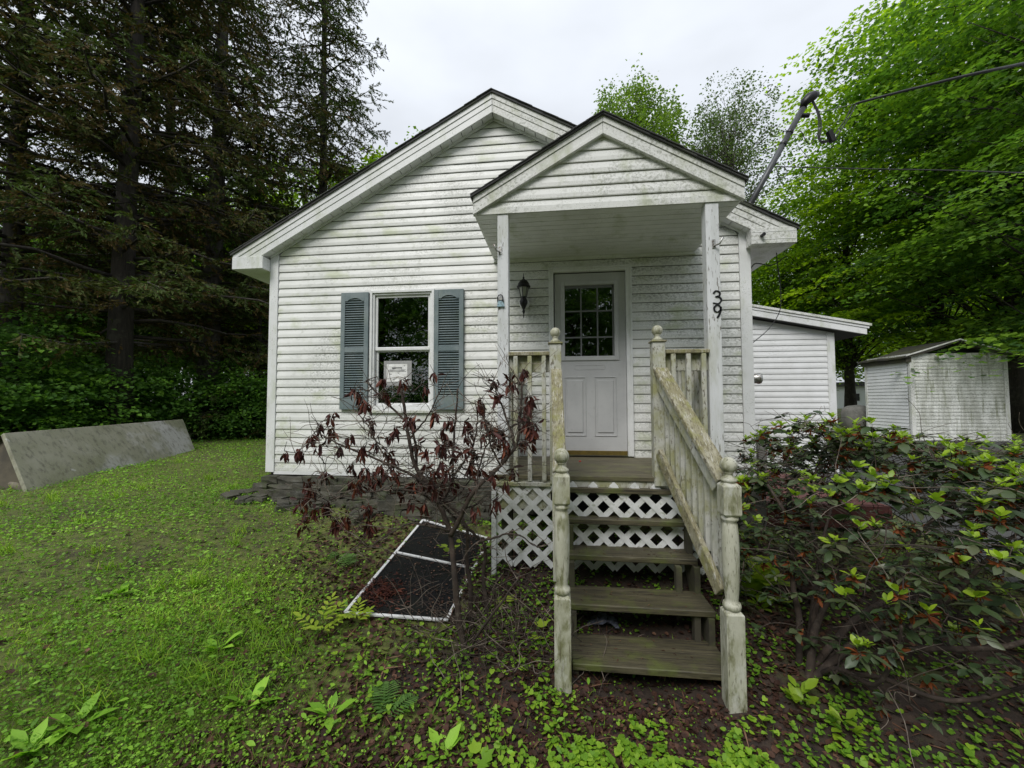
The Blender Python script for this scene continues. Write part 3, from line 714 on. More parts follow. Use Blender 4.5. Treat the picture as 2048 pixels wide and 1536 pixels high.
# deck
dk = node('deck', por); DZ0 = .225
y = -1.145
for i in range(9):
    yb = min(y+.124, -.004)
    MB().box(3.0, 4.86, y, yb-.005, DZ0-.036, DZ0+random.uniform(-.002, .002)).build('deck_board', 'deck_wood', dk, bevel=.003); y += .127
MB().box(3.0, 4.86, -1.13, -1.095, .085, DZ0-.038).build('rim_joist', 'rail_paint', dk)
MB().box(3.0, 3.035, -1.09, -.02, .085, DZ0-.038).box(4.825, 4.86, -1.09, -.02, .085, DZ0-.038).build('end_joist', 'rail_paint', dk)
for xs in (3.04, 4.73): MB().box(xs, xs+.09, -1.09, -1.0, -.7, .08).build('support_post', 'dark_wood', dk)
# porch posts
for xa, xb, lab in ((3.012, 3.108, 'porch post with a padlock tag hanging on it'), (4.742, 4.846, 'porch post with the house number 39')):
    pst = MB().box(xa, xb, PY-.012, PY+.084, DZ0+.002 if xa > 4 else DZ0-.05, PB-.006).build('porch_post', 'post_paint', por, bevel=.003, label=lab)
    if xa > 4: POST = pst
# house number strokes
def stroke(pts, par, ox, oz, s, y, name, wd=.0065):
    mb = MB(); P = []
    for i in range(len(pts)-1):
        for t in np.linspace(0, 1, 7, endpoint=(i == len(pts)-2)):
            p0 = pts[max(i-1, 0)]; p1 = pts[i]; p2 = pts[i+1]; p3 = pts[min(i+2, len(pts)-1)]
            P.append([.5*((2*p1[k])+(-p0[k]+p2[k])*t+(2*p0[k]-5*p1[k]+4*p2[k]-p3[k])*t*t+(-p0[k]+3*p1[k]-3*p2[k]+p3[k])*t**3) for k in (0, 1)])
    n_ = len(P); vs = []
    for i, (a, b) in enumerate(P):
        q0 = P[max(0, i-1)]; q1 = P[min(n_-1, i+1)]; dx_, dz_ = q1[0]-q0[0], q1[1]-q0[1]; L_ = math.hypot(dx_, dz_) or 1
        wv_ = wd*(.55+.6*abs(dz_/L_)); nx, nz_ = -dz_/L_*wv_, dx_/L_*wv_
        for yy in (y, y-.006):
            vs += [(ox+a*s+nx, yy, oz+b*s+nz_), (ox+a*s-nx, yy, oz+b*s-nz_)]
    fs = []
    for i in range(n_-1):
        a = 4*i; b = a+4; fs += [(a+2, a+3, b+3, b+2), (a, b, b+1, a+1), (a, a+2, b+2, b), (a+1, b+1, b+3, a+3)]
    fs += [(0, 1, 3, 2), (4*n_-4, 4*n_-2, 4*n_-1, 4*n_-3)]
    mb.add(vs, fs).build(name, 'black_metal', par)
n39 = at(1434, 594, 'Y', PY-.012); n9 = at(1434, 623, 'Y', PY-.012)
stroke([(-.24, .78), (-.05, .98), (.2, .88), (.22, .62), (-.05, .52), (.22, .46), (.34, .2), (.12, -.02), (-.28, .04)], POST, n39.x-.004, n39.z-.052, .104, PY-.0125, 'number_three')
stroke([(.26, .80), (.02, 1.0), (-.24, .80), (-.22, .48), (.02, .38), (.26, .56), (.28, .80), (.24, .35), (-.02, -.12)], POST, n9.x+.002, n9.z-.040, .094, PY-.0125, 'number_nine')
# front rails between post and newel
def ball(mb, x, y, z, r=.043):
    prof = [(r*math.sin(PI*i/12)+1e-4, -r*math.cos(PI*i/12)) for i in range(13)]
    mb.lathe(prof, (x, y, z), 18)
for xa, xb, rz in ((3.108, 3.458, 0), (4.395, 4.742, -.0)):
    rl = node('front_railing', por)
    MB().box(xa, xb, PY-.045, PY+.075, 1.228, 1.262).build('rail_cap', 'mossy_cap', rl, bevel=.006)
    MB().box(xa, xb, PY+.012, PY+.045, 1.09, 1.226).build('sub_rail', 'rail_paint', rl, bevel=.003)
    for i in range(3):
        x = xa+.045+(xb-xa-.10)*i/2.1
        MB().box(x, x+.036, PY-.046, PY-.012, .175, 1.226).build('baluster', 'rail_paint', rl, bevel=.004)
    MB().box(xa-.0, xb, PY-.0115, PY+.0, 1.09, 1.22).build('inner_board', 'rail_paint', rl) if False else None
# side rails back to the wall
for xx in (3.05, 4.78):
    rl = node('side_railing', por)
    MB().box(xx-.06, xx+.06, -1.02, -.14, 1.175, 1.21).build('rail_cap', 'rail_paint', rl, bevel=.004)
    MB().box(xx-.02, xx+.02, -1.02, -.14, 1.05, 1.173).build('sub_rail', 'rail_paint', rl, bevel=.003)
    for i in range(8):
        yy = -.98+i*.115; MB().box(xx-.058, xx-.022, yy, yy+.036, .25, 1.17).build('baluster', 'rail_paint', rl, bevel=.003)
    mb = MB(); mb.box(xx-.04, xx+.04, -.13, -.05, DZ0, 1.235); mb.build('wall_newel', 'rail_paint', rl, bevel=.003)
    mb = MB(); px_ = at(1030, 697, 'Y', -.09) if xx < 4 else at(1352, 690, 'Y', -.09)
    mb.lathe([(.02, -.06), (.022, -.035)], (xx, -.09, 1.30), 12); ball(mb, xx, -.09, 1.305, .038); mb.build('ball_finial', 'newel_paint', rl, smooth=True)
# upper newels
for xa, xb in ((3.458, 3.556), (4.294, 4.394)):
    up = node('newel', por)
    MB().box(xa, xb, PY-.05, PY+.05, .16, 1.325).build('newel_shaft', 'rail_paint', up, bevel=.003)
    xc = (xa+xb)/2; mb = MB()
    mb.box(xa-.012, xb+.012, PY-.062, PY+.062, 1.3255, 1.338); mb.build('newel_cap', 'mossy_cap', up, bevel=.003)
    mb = MB(); mb.lathe([(.046, 0), (.040, .018), (.026, .026), (.022, .042), (.030, .050)], (xc, PY, 1.3385), 18); ball(mb, xc, PY, 1.425, .044); mb.build('ball_finial', 'newel_paint', up, smooth=True)
# lattice skirt
lt = node('lattice_skirt', por)
LX0, LX1, LZ0, LZ1 = 2.985, 4.87, -.52, .165
MB().box(LX0, 3.46, -1.165, -1.132, .135, .168).build('lattice_top_trim', 'rail_paint', lt, bevel=.003)
MB().box(LX0-.02, LX0+.02, -1.165, -1.14, LZ0-.1, .133).build('lattice_edge_trim', 'lattice_vinyl', lt, bevel=.002)
def clipseg(x0, z0, x1, z1):
    t0, t1 = 0., 1.; dx, dz = x1-x0, z1-z0
    for p, q in ((-dx, x0-LX0), (dx, LX1-x0), (-dz, z0-LZ0), (dz, LZ1-z0)):
        if p == 0:
            if q < 0: return None
            continue
        r = q/p
        if p < 0: t0 = max(t0, r)
        else: t1 = min(t1, r)
    return (x0+dx*t0, z0+dz*t0, x0+dx*t1, z0+dz*t1) if t1-t0 > .02 else None
for sgn, yy in ((1, -1.139), (-1, -1.146)):
    k = -2.0
    while k < 4:
        xs = LX0+k
        sgm = clipseg(xs, LZ0, xs+sgn*3, LZ0+3) if sgn > 0 else clipseg(xs, LZ0, xs-3, LZ0+3)
        if sgm:
            a, b, c_, d_ = sgm
            MB().beam((a, yy, b), (c_, yy, d_), .006, .046, (0, -1, 0) if False else Vector((-(d_-b), 0, c_-a)).normalized()).build('lattice_strip', 'lattice_vinyl', lt)
        k += .166
MB().box(LX0, 3.46, -1.126, -1.121, -.06, .13).build('backing_board', 'rail_paint', lt)
# ------------------------------------------------------------------ steps
st = thing('porch_steps', (4.05, -1.6, -.85), 'mossy open wooden steps with turned newel posts and a peeling handrail up to the porch', 'stairs')
TR = [(-.778, -1.930, .33, 3.60, 4.555), (-.56, -1.645, .285, 3.60, 4.560), (-.335, -1.355, .265, 3.60, 4.55), (-.10, -1.225, .25, 3.58, 4.50), (.135, -1.175, .05, 3.56, 4.42)]
for i, (z, yf, dp, xa, xb) in enumerate(TR):
    MB().box(xa, xb, yf, yf+dp, z-.042, z).build('tread', 'old_wood', st, bevel=.005)
# notched stringers
for xs in (3.602, 4.51):
    poly = []
    for (z, yf, dp, _, _) in TR[:4]:
        poly += [(yf+.02, z-.044)]; poly += [(min(yf+dp-.01, -1.16), z-.044)]
    poly = [(-1.90, -1.02)]+[(-1.90, -.834), (-1.655, -.834), (-1.655, -.606), (-1.40, -.606), (-1.40, -.379), (-1.25, -.379), (-1.25, -.144), (-1.16, -.144), (-1.16, -.46), (-1.60, -1.02)]
    MB().prism(poly, 'X', xs, xs+.038).build('stringer', 'dark_wood', st)
MB().box(4.43, 4.47, -1.62, -1.56, -1.0, -.605).box(4.38, 4.42, -1.40, -1.34, -.8, -.38).build('support_block', 'dark_wood', st)
def turned(xc, yc, zb, dz, name='newel_post'):
    nw = node(name, st); h = .05; gz = g1(xc, yc)-.06
    def sq(z0_, z1_, nm, top=True, bot=True):
        mb = MB(); ch = .018
        rings = [(z0_, h-ch if bot else h), (z0_+ch if bot else z0_, h), (z1_-ch if top else z1_, h), (z1_, h-ch if top else h)]
        vs = []
        for z_, r_ in rings: vs += [(xc-r_, yc-r_, z_), (xc+r_, yc-r_, z_), (xc+r_, yc+r_, z_), (xc-r_, yc+r_, z_)]
        fs = [(3, 2, 1, 0), (12, 13, 14, 15)]
        for j in range(3):
            for i in range(4): fs.append((4*j+i, 4*j+(i+1) % 4, 4*j+4+(i+1) % 4, 4*j+4+i))
        mb.add(vs, fs).build(nm, 'newel_paint', nw, bevel=.003)
    sq(gz, -.325+dz, 'lower_block', True, False)
    prof = [(.030, -.335), (.047, -.322), (.050, -.305), (.046, -.290), (.034, -.283), (.036, -.262), (.041, -.20), (.046, -.06), (.047, .03), (.045, .10), (.040, .165), (.034, .178), (.046, .188), (.048, .198), (.036, .212), (.03, .22)]
    MB().lathe(prof, (xc, yc, dz), 24).build('turned_shaft', 'newel_paint', nw, smooth=True)
    sq(.205+dz, .405+dz, 'upper_block')
    mb = MB(); mb.lathe([(.036, 0), (.045, .010), (.045, .020), (.030, .032), (.022, .042), (.022, .052), (.033, .060)], (xc, yc, .405+dz), 22)
    ball(mb, xc, yc, .405+dz+.100, .048); mb.build('ball_finial', 'newel_paint', nw, smooth=True)
turned(3.540, -1.985, -.9, 0.0); turned(4.522, -1.985, -.95, -.04)
# handrails
def slope_rail(xa, xb, za, zb, side, lower):
    hr = node('handrail', st); ya, yb = PY-.052, -1.935
    pa, pb = Vector((xa, ya, za)), Vector((xb, yb, zb)); d = (pb-pa)
    n_ = Vector((0, -d.z, d.y)).normalized(); n_ = n_ if n_.z > 0 else -n_
    MB().beam(pa-n_*.019, pb-n_*.019, .118 if lower else .088, .038).build('rail_cap', 'mossy_cap', hr, bevel=.006)
    o = n_*.040; sx_ = Vector((side*-.028, 0, 0))
    def under(off, hh, wd, m, nm, sxx): MB().beam(pa-n_*off+sxx, pb-n_*off+sxx, wd, hh).build(nm, m, hr, bevel=.004)
    under(.038+.0475, .092, .034, 'rail_paint', 'sub_rail', sx_)
    if lower:
        qa = at(1318, 905, 'Y', PY-.06); qb = at(1452, 1185, 'Y', -1.9)
        qa = Vector((pa.x-.02, qa.y, qa.z)); qb = Vector((pb.x-.03, qb.y, qb.z))
        MB().beam(qa+Vector((sx_.x, 0, 0))*.2, qb+Vector((sx_.x, 0, 0))*.2, .036, .09).build('bottom_rail', 'mossy_cap', hr, bevel=.004)
        nb = 11
        for i in range(nb):
            t = (i+.55)/nb; p = pa+(pb-pa)*t; q = qa+(qb-qa)*t; xx = p.x+side*.008
            MB().box(xx, xx+.036, p.y-.019, p.y+.019, q.z-.06, p.z-.055).build('baluster', 'rail_paint', hr, bevel=.003)
    return hr
slope_rail(4.352, 4.530, 1.118, .372, 1, True)
hr = slope_rail(3.515, 3.530, 1.118, .405, -1, False)
qa, qb = Vector((3.52, PY-.06, .45)), Vector((3.535, -1.935, -.27))
MB().beam(qa, qb, .034, .09).build('bottom_rail', 'mossy_cap', hr, bevel=.004)
for i in range(11):
    t = (i+.55)/11; p = Vector((3.515, PY-.052, 1.118)).lerp(Vector((3.53, -1.935, .405)), t); q = qa.lerp(qb, t)
    MB().box(p.x-.045, p.x-.010, p.y-.018, p.y+.018, q.z-.05, p.z-.055).build('baluster', 'rail_paint', hr, bevel=.003)

# ------------------------------------------------------------------ lean-to addition
def gd(px, dist, off=0):
    """ground point seen in the direction of photo column px, dist metres deep"""
    d = cF+cR*((px-1024)/FPX)
    x, y = CAM.x+d.x*dist, CAM.y+d.y*dist
    return x, y, g1(x, y)-off
AY = 3.0
ad = thing('lean_to_addition', (7, AY, -.4), 'small white lean-to addition with a low shed roof beside the cottage', 'extension')
def adtop(x): return 2.035+.203*(8.36-x)
aw = node('end_wall', ad)
for k in range(30):
    z0_ = -.42+k*C; xb = 8.25
    if z0_+C > adtop(xb): xb = 8.36-(z0_+C-2.035)/.203
    if xb < 5.7: break
    siding_course(k, 5.62, xb, AY, aw, 'siding_clean', None, z0=-.42)
MB().prism([(5.61, -.6), (8.35, -.6), (8.35, adtop(8.35)), (5.61, adtop(5.61))], 'Y', AY+.003, AY+3.2).build('wall_core', 'siding_clean', ad)
MB().box(8.25, 8.37, AY-.026, AY+.06, -.45, adtop(8.36)-.01).build('corner_board', 'trim', ad, bevel=.003)
for (h0, h1, yy, ex, m_) in ((.02, .125, 0, 0, 'trim'), (.127, .17, -.012, .03, 'trim'), (.172, .215, -.03, .06, 'trim_dirty')):
    xe = 8.80+ex
    MB().add([(5.605, AY-.16+yy, adtop(5.605)+h0), (xe, AY-.16+yy, adtop(xe)+h0), (xe, AY-.16+yy, adtop(xe)+h1), (5.605, AY-.16+yy, adtop(5.605)+h1),
              (5.605, AY-.13, adtop(5.605)+h0), (xe, AY-.13, adtop(xe)+h0), (xe, AY-.13, adtop(xe)+h1), (5.605, AY-.13, adtop(5.605)+h1)],
             [(0,1,2,3),(4,7,6,5),(0,4,5,1),(1,5,6,2),(2,6,7,3),(0,3,7,4)]).build('fascia_strip', m_, ad, bevel=.002)
MB().add([(5.605, AY-.13, adtop(5.605)+.02), (8.8, AY-.13, adtop(8.8)+.02), (8.8, AY+3.2, adtop(8.8)+.02), (5.605, AY+3.2, adtop(5.605)+.02),
          (5.605, AY-.13, adtop(5.605)+.19), (8.85, AY-.13, adtop(8.85)+.19), (8.85, AY+3.2, adtop(8.85)+.19), (5.605, AY+3.2, adtop(5.605)+.19)],
         [(0,3,2,1),(4,5,6,7),(0,1,5,4),(1,2,6,5),(2,3,7,6),(3,0,4,7)]).build('roof', 'shingle', ad)
# flood light / vent on the side wall of the cottage
fl = at(1513, 757, 'X', 5.72)
t = thing('wall_vent', (5.63, fl.y, fl.z), 'white metal vent hood sticking out past the right corner board of the cottage', 'vent')
MB().lathe([(.05, -.12), (.055, -.02), (.062, 0), (.058, .02), (.03, .022)], (5.74, fl.y, fl.z), 18, 'X').build('hood', 'steel', t, smooth=True)
MB().box(5.609, 5.63, fl.y-.08, fl.y+.08, fl.z-.08, fl.z+.08).build('back_plate', 'trim', t)
# low red deck between cottage and addition
rd = thing('red_deck', (6.8, 1.8, -.4), 'low deck of dark red stained boards in the nook behind the leafy shrub', 'deck')
for i in range(17):
    y = .15+i*.16; MB().box(5.72, 6.95, y, y+.148, -.30, -.262+random.uniform(-.006, .006)).build('deck_board', 'red_wood', rd, bevel=.004)
MB().box(5.72, 6.95, .11, .147, -.50, -.27).build('rim_board', 'red_wood', rd); MB().box(6.953, 6.99, .11, 2.85, -.50, -.27).build('rim_board', 'red_wood', rd)
for x, y in ((5.85, .25), (6.85, .25), (6.85, 2.6)): MB().box(x-.05, x+.05, y-.05, y+.05, -.8, -.31).build('post', 'dark_wood', rd)
q = at(1512, 982, 'Y', .0)
t = thing('concrete_pier', (5.52, -.06, g1(5.5, 0)), 'grey concrete block under the right corner of the cottage', 'pier')
MB().box(5.40, 5.66, -.10, .16, -.75, -.07).build('block', 'concrete', t, bevel=.012)
p = at(1521, 905, 'Y', .7); 
t = tag(MB().box(p.x-.05, p.x+.05, .65, .75, -.5, at(1521, 870, 'Y', .7).z).build('grey_post', 'concrete', None, bevel=.006), 'short weathered grey post stub against the lean-to siding', 'post')

# ------------------------------------------------------------------ shed
SY = 8.0; SXL, SXR = 13.60, 16.08; szb, szt = -.33, 2.17
syb = at(1733, 740, 'X', SXL).y
sh = thing('garden_shed', (14.8, SY, szb), 'old white clapboard shed with a sagging mossy roof under the maples', 'shed')
fwl = node('front_wall', sh)
k = 0
while szb+(k+1)*C < szt+.02:
    siding_course(k, SXL+.10, SXR-.10, SY, fwl, 'shed_siding', None, z0=szb); k += 1
MB().box(SXL+.02, SXR-.02, SY+.003, syb, szb, szt).build('wall_core', 'shed_siding', sh)
for xx in (SXL, SXR-.1): MB().box(xx, xx+.1, SY-.025, SY+.05, szb, szt+.0).build('corner_board', 'trim_dirty', sh)
sw = node('side_wall', sh)
for i in range(k):
    z = szb+i*C
    if z > szt-.25: break
    MB().add([(SXL-.016, SY+.055, z), (SXL-.016, syb, z), (SXL-.003, syb, z+C-.003), (SXL-.003, SY+.055, z+C-.003), (SXL+.02, SY+.055, z), (SXL+.02, syb, z)],
             [(0,1,2,3), (0,4,5,1)]).build('siding_board', 'siding_clean', sw)
MB().box(SXL-.03, SXL+.02, syb-.03, syb+.05, szb, szt-.25).build('corner_board', 'trim_dirty', sh)
pk = at(1915, 679, 'Y', SY); ev = szt-.02
pkx = (SXL+SXR)/2
for s in (-1, 1):
    xe = SXL-.16 if s < 0 else SXR+.16; ze = ev-.04
    mb = MB(); nseg = 8; vs = []; fs = []
    for j in range(nseg+1):
        yy = SY-.10+(syb+.15-SY+.1)*j/nseg; sg = random.uniform(-.03, .01)
        for t_ in (0, .35, .7, 1):
            vs.append((pkx+(xe-pkx)*t_, yy, pk.z+(ze-pk.z)*t_-.05*math.sin(PI*t_)+sg*t_+random.uniform(-.008, .008)))
    for j in range(nseg):
        for q_ in range(3): a = j*4+q_; fs.append((a, a+1, a+5, a+4))
    n_ = len(vs); vs += [(a, b, c_-.05) for a, b, c_ in vs]; fs += [tuple(i_+n_ for i_ in reversed(f_)) for f_ in fs]
    for j in range(nseg): a = j*4+3; fs.append((a, a+4, a+4+n_, a+n_))
    for q_ in range(3): fs.append((q_, q_+n_, q_+1+n_, q_+1))
    mb.add(vs, fs).build('roof', 'shed_roof', sh)
    MB().beam((pkx, SY-.115, pk.z-.005), (xe, SY-.115, ze-.005), .02, .035).build('rake_edge', 'trim_dirty', sh)
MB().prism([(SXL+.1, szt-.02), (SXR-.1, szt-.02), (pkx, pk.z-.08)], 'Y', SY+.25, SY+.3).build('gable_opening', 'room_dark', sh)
MB().box(SXL-.1, SXL+.03, SY-.05, syb+.1, szt-.24, szt-.1).build('rotten_eave', 'shed_roof', sh)
# a grey lidded bin beside the shed
bx = gd(1713, 13.5)
t = thing('storage_bin', bx, 'rounded grey bin beyond the leafy shrub, left of the shed', 'bin')
MB().lathe([(.42, 0), (.44, .4), (.44, .72), (.39, .84), (.25, .91), (.02, .94)], bx, 20).build('drum', 'concrete', t, smooth=True)
# far white buildings seen between the trunks
for (px, dist, wd, hh, lab) in ((1718, 40, 3.5, 2.4, 'far white house wall glimpsed between trunks left of the shed'), (2075, 34, 4.5, 2.6, 'far white house wall glimpsed at the right edge behind the shed'),
                                (512, 36, 1.5, 5.2, 'far pale house glimpsed between the dark trees left of the cottage')):
    x, y, z = gd(px, dist, .2); d = Vector((x-CAM.x, y-CAM.y, 0)).normalized(); s_ = Vector((-d.y, d.x, 0))
    t = thing('far_house', (x, y, z), lab, 'house')
    mb = MB(); mb.beam((x-s_.x*wd, y-s_.y*wd, z+hh/2), (x+s_.x*wd, y+s_.y*wd, z+hh/2), 5, hh); mb.build('wall', 'far_white', t)
    MB().beam((x-s_.x*(wd+.3), y-s_.y*(wd+.3), z+hh+.2), (x+s_.x*(wd+.3), y+s_.y*(wd+.3), z+hh+.2), 5.6, .4).build('roof', 'shingle', t)
    for q_ in (-.5, .1, .6):
        c_ = Vector((x, y, z+hh*.55))+s_*wd*q_-d*2.52
        MB().beam(c_-s_*.35, c_+s_*.35, .04, .7).build('window', 'room_dark', t)

# ------------------------------------------------------------------ leaning slab on the left
BL = Vector(at(64, 986, 'Z', -.24)); BR = Vector(at(398, 906, 'Z', -.20)); TL = Vector(at(7, 866, 'Z', .46)); TRr = Vector(at(366, 838, 'Z', .48))
sb = thing('leaning_slab', BL, 'long weathered grey-green slab leaning at the edge of the woods on the left lawn', 'slab')
nn = (BR-BL).cross(TL-BL).normalized()
if nn.dot(CAM-BL) < 0: nn = -nn
BLx, BRx = BL-Vector((0, 0, .12)), BR-Vector((0, 0, .12))
vs = [BLx, BRx, TRr, TL]+[v-nn*.045 for v in (BLx, BRx, TRr, TL)]
MB().add(vs, [(0,1,2,3),(7,6,5,4),(0,4,5,1),(1,5,6,2),(2,6,7,3),(3,7,4,0)]).build('face_board', 'slab_face', sb, bevel=.008)
bk = Vector((-.95, -.25, 0)); off_ = nn*-.05
v4 = [TL+off_, TRr+off_, TRr+off_+bk-Vector((0, 0, .75)), TL+off_+bk-Vector((0, 0, .75))]
MB().add(v4+[v-Vector((0, 0, .04)) for v in v4], [(0,1,2,3),(7,6,5,4),(0,4,5,1),(1,5,6,2),(2,6,7,3),(3,7,4,0)]).build('back_board', 'slab_brown', sb)
e1, e2, e3 = BLx-nn*.05+(BR-BL).normalized()*.06, TL-nn*.05+(BR-BL).normalized()*.06, TL+bk-Vector((0, 0, .76))+(BR-BL).normalized()*.06
MB().add([e1, e2, e3, e1+(BR-BL).normalized()*.03, e2+(BR-BL).normalized()*.03, e3+(BR-BL).normalized()*.03], [(0,1,2),(5,4,3),(0,3,4,1),(1,4,5,2),(2,5,3,0)]).build('end_board', 'slab_brown', sb)
p0, p1 = at(2, 948, 'Z', -.06), at(55, 985, 'Z', -.25)
p0 = Vector(p0)+(Vector(p0)-Vector(p1))*.5
t = tag(MB().tube([p0, p0.lerp(p1, .5), p1], .055, 14).build('clay_pipe', 'pipe_clay', None, smooth=True), 'pale clay pipe propped at the near end of the leaning slab', 'pipe')

# ------------------------------------------------------------------ small things on walls and posts
lx = 3.158; ln = thing('wall_lantern', (lx, -.02, 1.98), 'black coach lantern hanging on the wall left of the front door', 'lantern')
MB().lathe([(.058, 0), (.062, -.008), (.055, -.016), (.02, -.018)], (lx, -.0225, 1.955), 8, 'Y').build('wall_plate', 'trim', ln)
LY = -.135
MB().lathe([(.004, -.205), (.007, -.185), (.004, -.165), (.012, -.145), (.016, -.13), (.010, -.11), (.028, -.075), (.043, -.04), (.045, -.015), (.034, .010), (.024, .025), (.036, .032)], (lx, LY, 1.972), 18).build('scroll_base', 'black_metal', ln, smooth=True)
MB().tube([(lx, -.03, 1.955), (lx, -.07, 1.93), (lx, LY, 1.94)], .012, 8).build('arm', 'black_metal', ln, smooth=True)
for i in range(6):
    a = PI/3*i+.3; a2 = a+PI/3
    MB().beam((lx+.034*math.cos(a), LY+.034*math.sin(a), 2.004), (lx+.056*math.cos(a), LY+.056*math.sin(a), 2.112), .006, .006, (0, 1, .1)).build('cage_bar', 'black_metal', ln)
    MB().add([(lx+.032*math.cos(a), LY+.032*math.sin(a), 2.004), (lx+.032*math.cos(a2), LY+.032*math.sin(a2), 2.004), (lx+.053*math.cos(a2), LY+.053*math.sin(a2), 2.112), (lx+.053*math.cos(a), LY+.053*math.sin(a), 2.112)], [(0,1,2,3)]).build('glass_pane', 'lamp_glass', ln)
MB().lathe([(.075, .0), (.078, .012), (.070, .018), (.062, .045), (.042, .075), (.018, .092), (.008, .10), (.012, .112), (.005, .125), (.003, .16)], (lx, LY, 2.110), 18).build('roof_cap', 'black_metal', ln, smooth=True)
pl = at(1002, 605, 'Y', PY-.02)
t = thing('padlock', (pl.x, pl.y, pl.z), 'small padlock with a pale blue tag hanging on the left porch post', 'padlock')
ys = PY-.026
MB().tube([(pl.x-.028, ys, pl.z+.0), (pl.x-.028, ys, pl.z+.045), (pl.x-.018, ys, pl.z+.062), (pl.x, ys, pl.z+.066), (pl.x+.012, ys, pl.z+.058), (pl.x+.018, ys, pl.z+.03), (pl.x+.018, ys, pl.z)], .005, 8).build('shackle', 'black_metal', t, smooth=True)
MB().prism([(pl.x-.034, pl.z-.038), (pl.x+.034, pl.z-.038), (pl.x+.016, pl.z+.008), (pl.x-.026, pl.z+.012)], 'Y', ys-.004, ys+.012).build('lock_body', 'tag_blue', t, bevel=.002)
MB().box(pl.x-.022, pl.x+.014, ys-.001, ys+.011, pl.z+.020, pl.z+.044).build('steel_tag', 'steel', t, bevel=.002)
for (a, b, lab) in ((at(1000, 500, 'Y', PY-.02), (-.045, -.045), 'small pale hook screwed to the left porch post'), (at(1428, 487, 'Y', PY-.02), (.05, .02), 'small steel flag bracket screwed to the right porch post')):
    t = thing('hook_bracket', (a.x, a.y, a.z), lab, 'bracket')
    MB().box(a.x-.012, a.x+.012, PY-.020, PY-.0125, a.z-.035, a.z+.035).build('plate', 'steel', t)
    MB().tube([(a.x, PY-.02, a.z-.02), (a.x+b[0]*.6, PY-.055, a.z-.015), (a.x+b[0], PY-.075, a.z+.03)], .0075, 8).build('socket', 'steel', t, smooth=True)
# notice in the window, taped on the inside face
t = thing('window_notice', at(797, 748, 'Y', .045), 'white printed notice taped with grey tape inside the lower window pane', 'notice')
def pr(px, py, y): v = at(px, py, 'Y', y); return v.x, v.z
a, b = pr(768, 722, .043), pr(823, 771, .043)
MB().box(a[0], b[0], .0425, .0455, b[1], a[1]).build('tape_border', 'tape', t)
a, b = pr(773.5, 728.5, .041), pr(814.5, 763, .041)
nx_, nz_ = 14, 12; vs = []; fs = []
for i in range(nx_+1):
    for j in range(nz_+1):
        vs.append((a[0]+(b[0]-a[0])*i/nx_, .0405-.0022*math.sin(j*1.7+i*.35+math.sin(i*.6)*1.5)-.001*math.sin(i*1.1-j*.8), b[1]+(a[1]-b[1])*j/nz_))
for i in range(nx_):
    for j in range(nz_): q_ = i*(nz_+1)+j; fs.append((q_, q_+1, q_+nz_+2, q_+nz_+1))
MB().add(vs, fs).build('paper', 'paper', t, smooth=True)
for (u0, u1, v_, h_) in ((.26, .74, .79, .034), (.12, .90, .68, .012), (.10, .86, .63, .012), (.12, .92, .58, .012)):
    xx = a[0]+(b[0]-a[0])*u0; xe = a[0]+(b[0]-a[0])*u1; zc = b[1]+(a[1]-b[1])*v_; mb = MB()
    while xx < xe: w_ = random.uniform(.004, .010); mb.box(xx, xx+w_, .0372, .0376, zc-h_*(a[1]-b[1])/2*1.6, zc+h_*(a[1]-b[1])/2*1.6); xx += w_+.0025
    mb.build('print_line', 'ink', t, kind='stuff')
# service mast, weatherhead and cables
MY = .55
m0, m1 = Vector((5.60, MY, 2.72)), Vector(at(1611, 207, 'Y', MY))
ms = thing('service_mast', m0, 'leaning grey electric service mast with a weatherhead above the right eave', 'mast')
MB().tube([m0, m1], .034, 14).build('conduit', 'grey_conduit', ms, smooth=True)
dm = (m1-m0).normalized()
hp = [Vector(at(x, y, 'Y', MY)) for x, y in ((1606, 216), (1610, 204), (1618, 196), (1628, 191), (1636, 188))]
MB().tube(hp, [.040, .052, .058, .054, .030], 14).build('weatherhead', 'black_metal', ms, smooth=True)
for t_ in (.72, .80, .30): c0 = m0+(m1-m0)*t_; MB().tube([c0-dm*.012, c0+dm*.012], .041, 14).build('clamp', 'black_metal', ms)
c0 = Vector(at(1592, 229, 'Y', MY)); MB().tube([at(1592, 229, 'Y', MY), at(1600, 231, 'Y', MY), at(1618, 231, 'Y', MY)], [.012, .026, .026], 12).build('insulator', 'black_metal', ms, smooth=True)
MB().tube([at(1544, 325, 'Y', MY), at(1552, 329, 'Y', MY)], .022, 10).build('insulator', 'black_metal', ms)
def cable(pts, r, name, lab, cat, par=None, m='cable', n=6):
    P = [Vector(p) for p in pts]; out = []
    for i in range(len(P)-1):
        p0_, p1_, p2_, p3_ = P[max(i-1, 0)], P[i], P[i+1], P[min(i+2, len(P)-1)]
        for t_ in np.linspace(0, 1, 8, endpoint=(i == len(P)-2)):
            t_ = float(t_); out.append(.5*((2*p1_)+(p2_-p0_)*t_+(2*p0_-5*p1_+4*p2_-p3_)*t_*t_+(3*p1_-p0_-3*p2_+p3_)*t_**3))
    o = MB().tube(out, r, n).build(name, m, par, smooth=True)
    return tag(o, lab, cat) if lab else o
A_ = lambda x, y, Y=MY: at(x, y, 'Y', Y)
for k_ in (0, 2, 4): cable([A_(1622+k_, 200), A_(1634+k_, 225), A_(1637+k_*1.5, 250), A_(1636+k_, 275), A_(1644, 286-k_), A_(1658, 283-k_)], .006, 'drip_loop', None, None, ms)
cable([A_(1635, 268), A_(1622, 287), A_(1612, 282), A_(1604, 265), A_(1596, 262)], .005, 'drip_loop', None, None, ms)
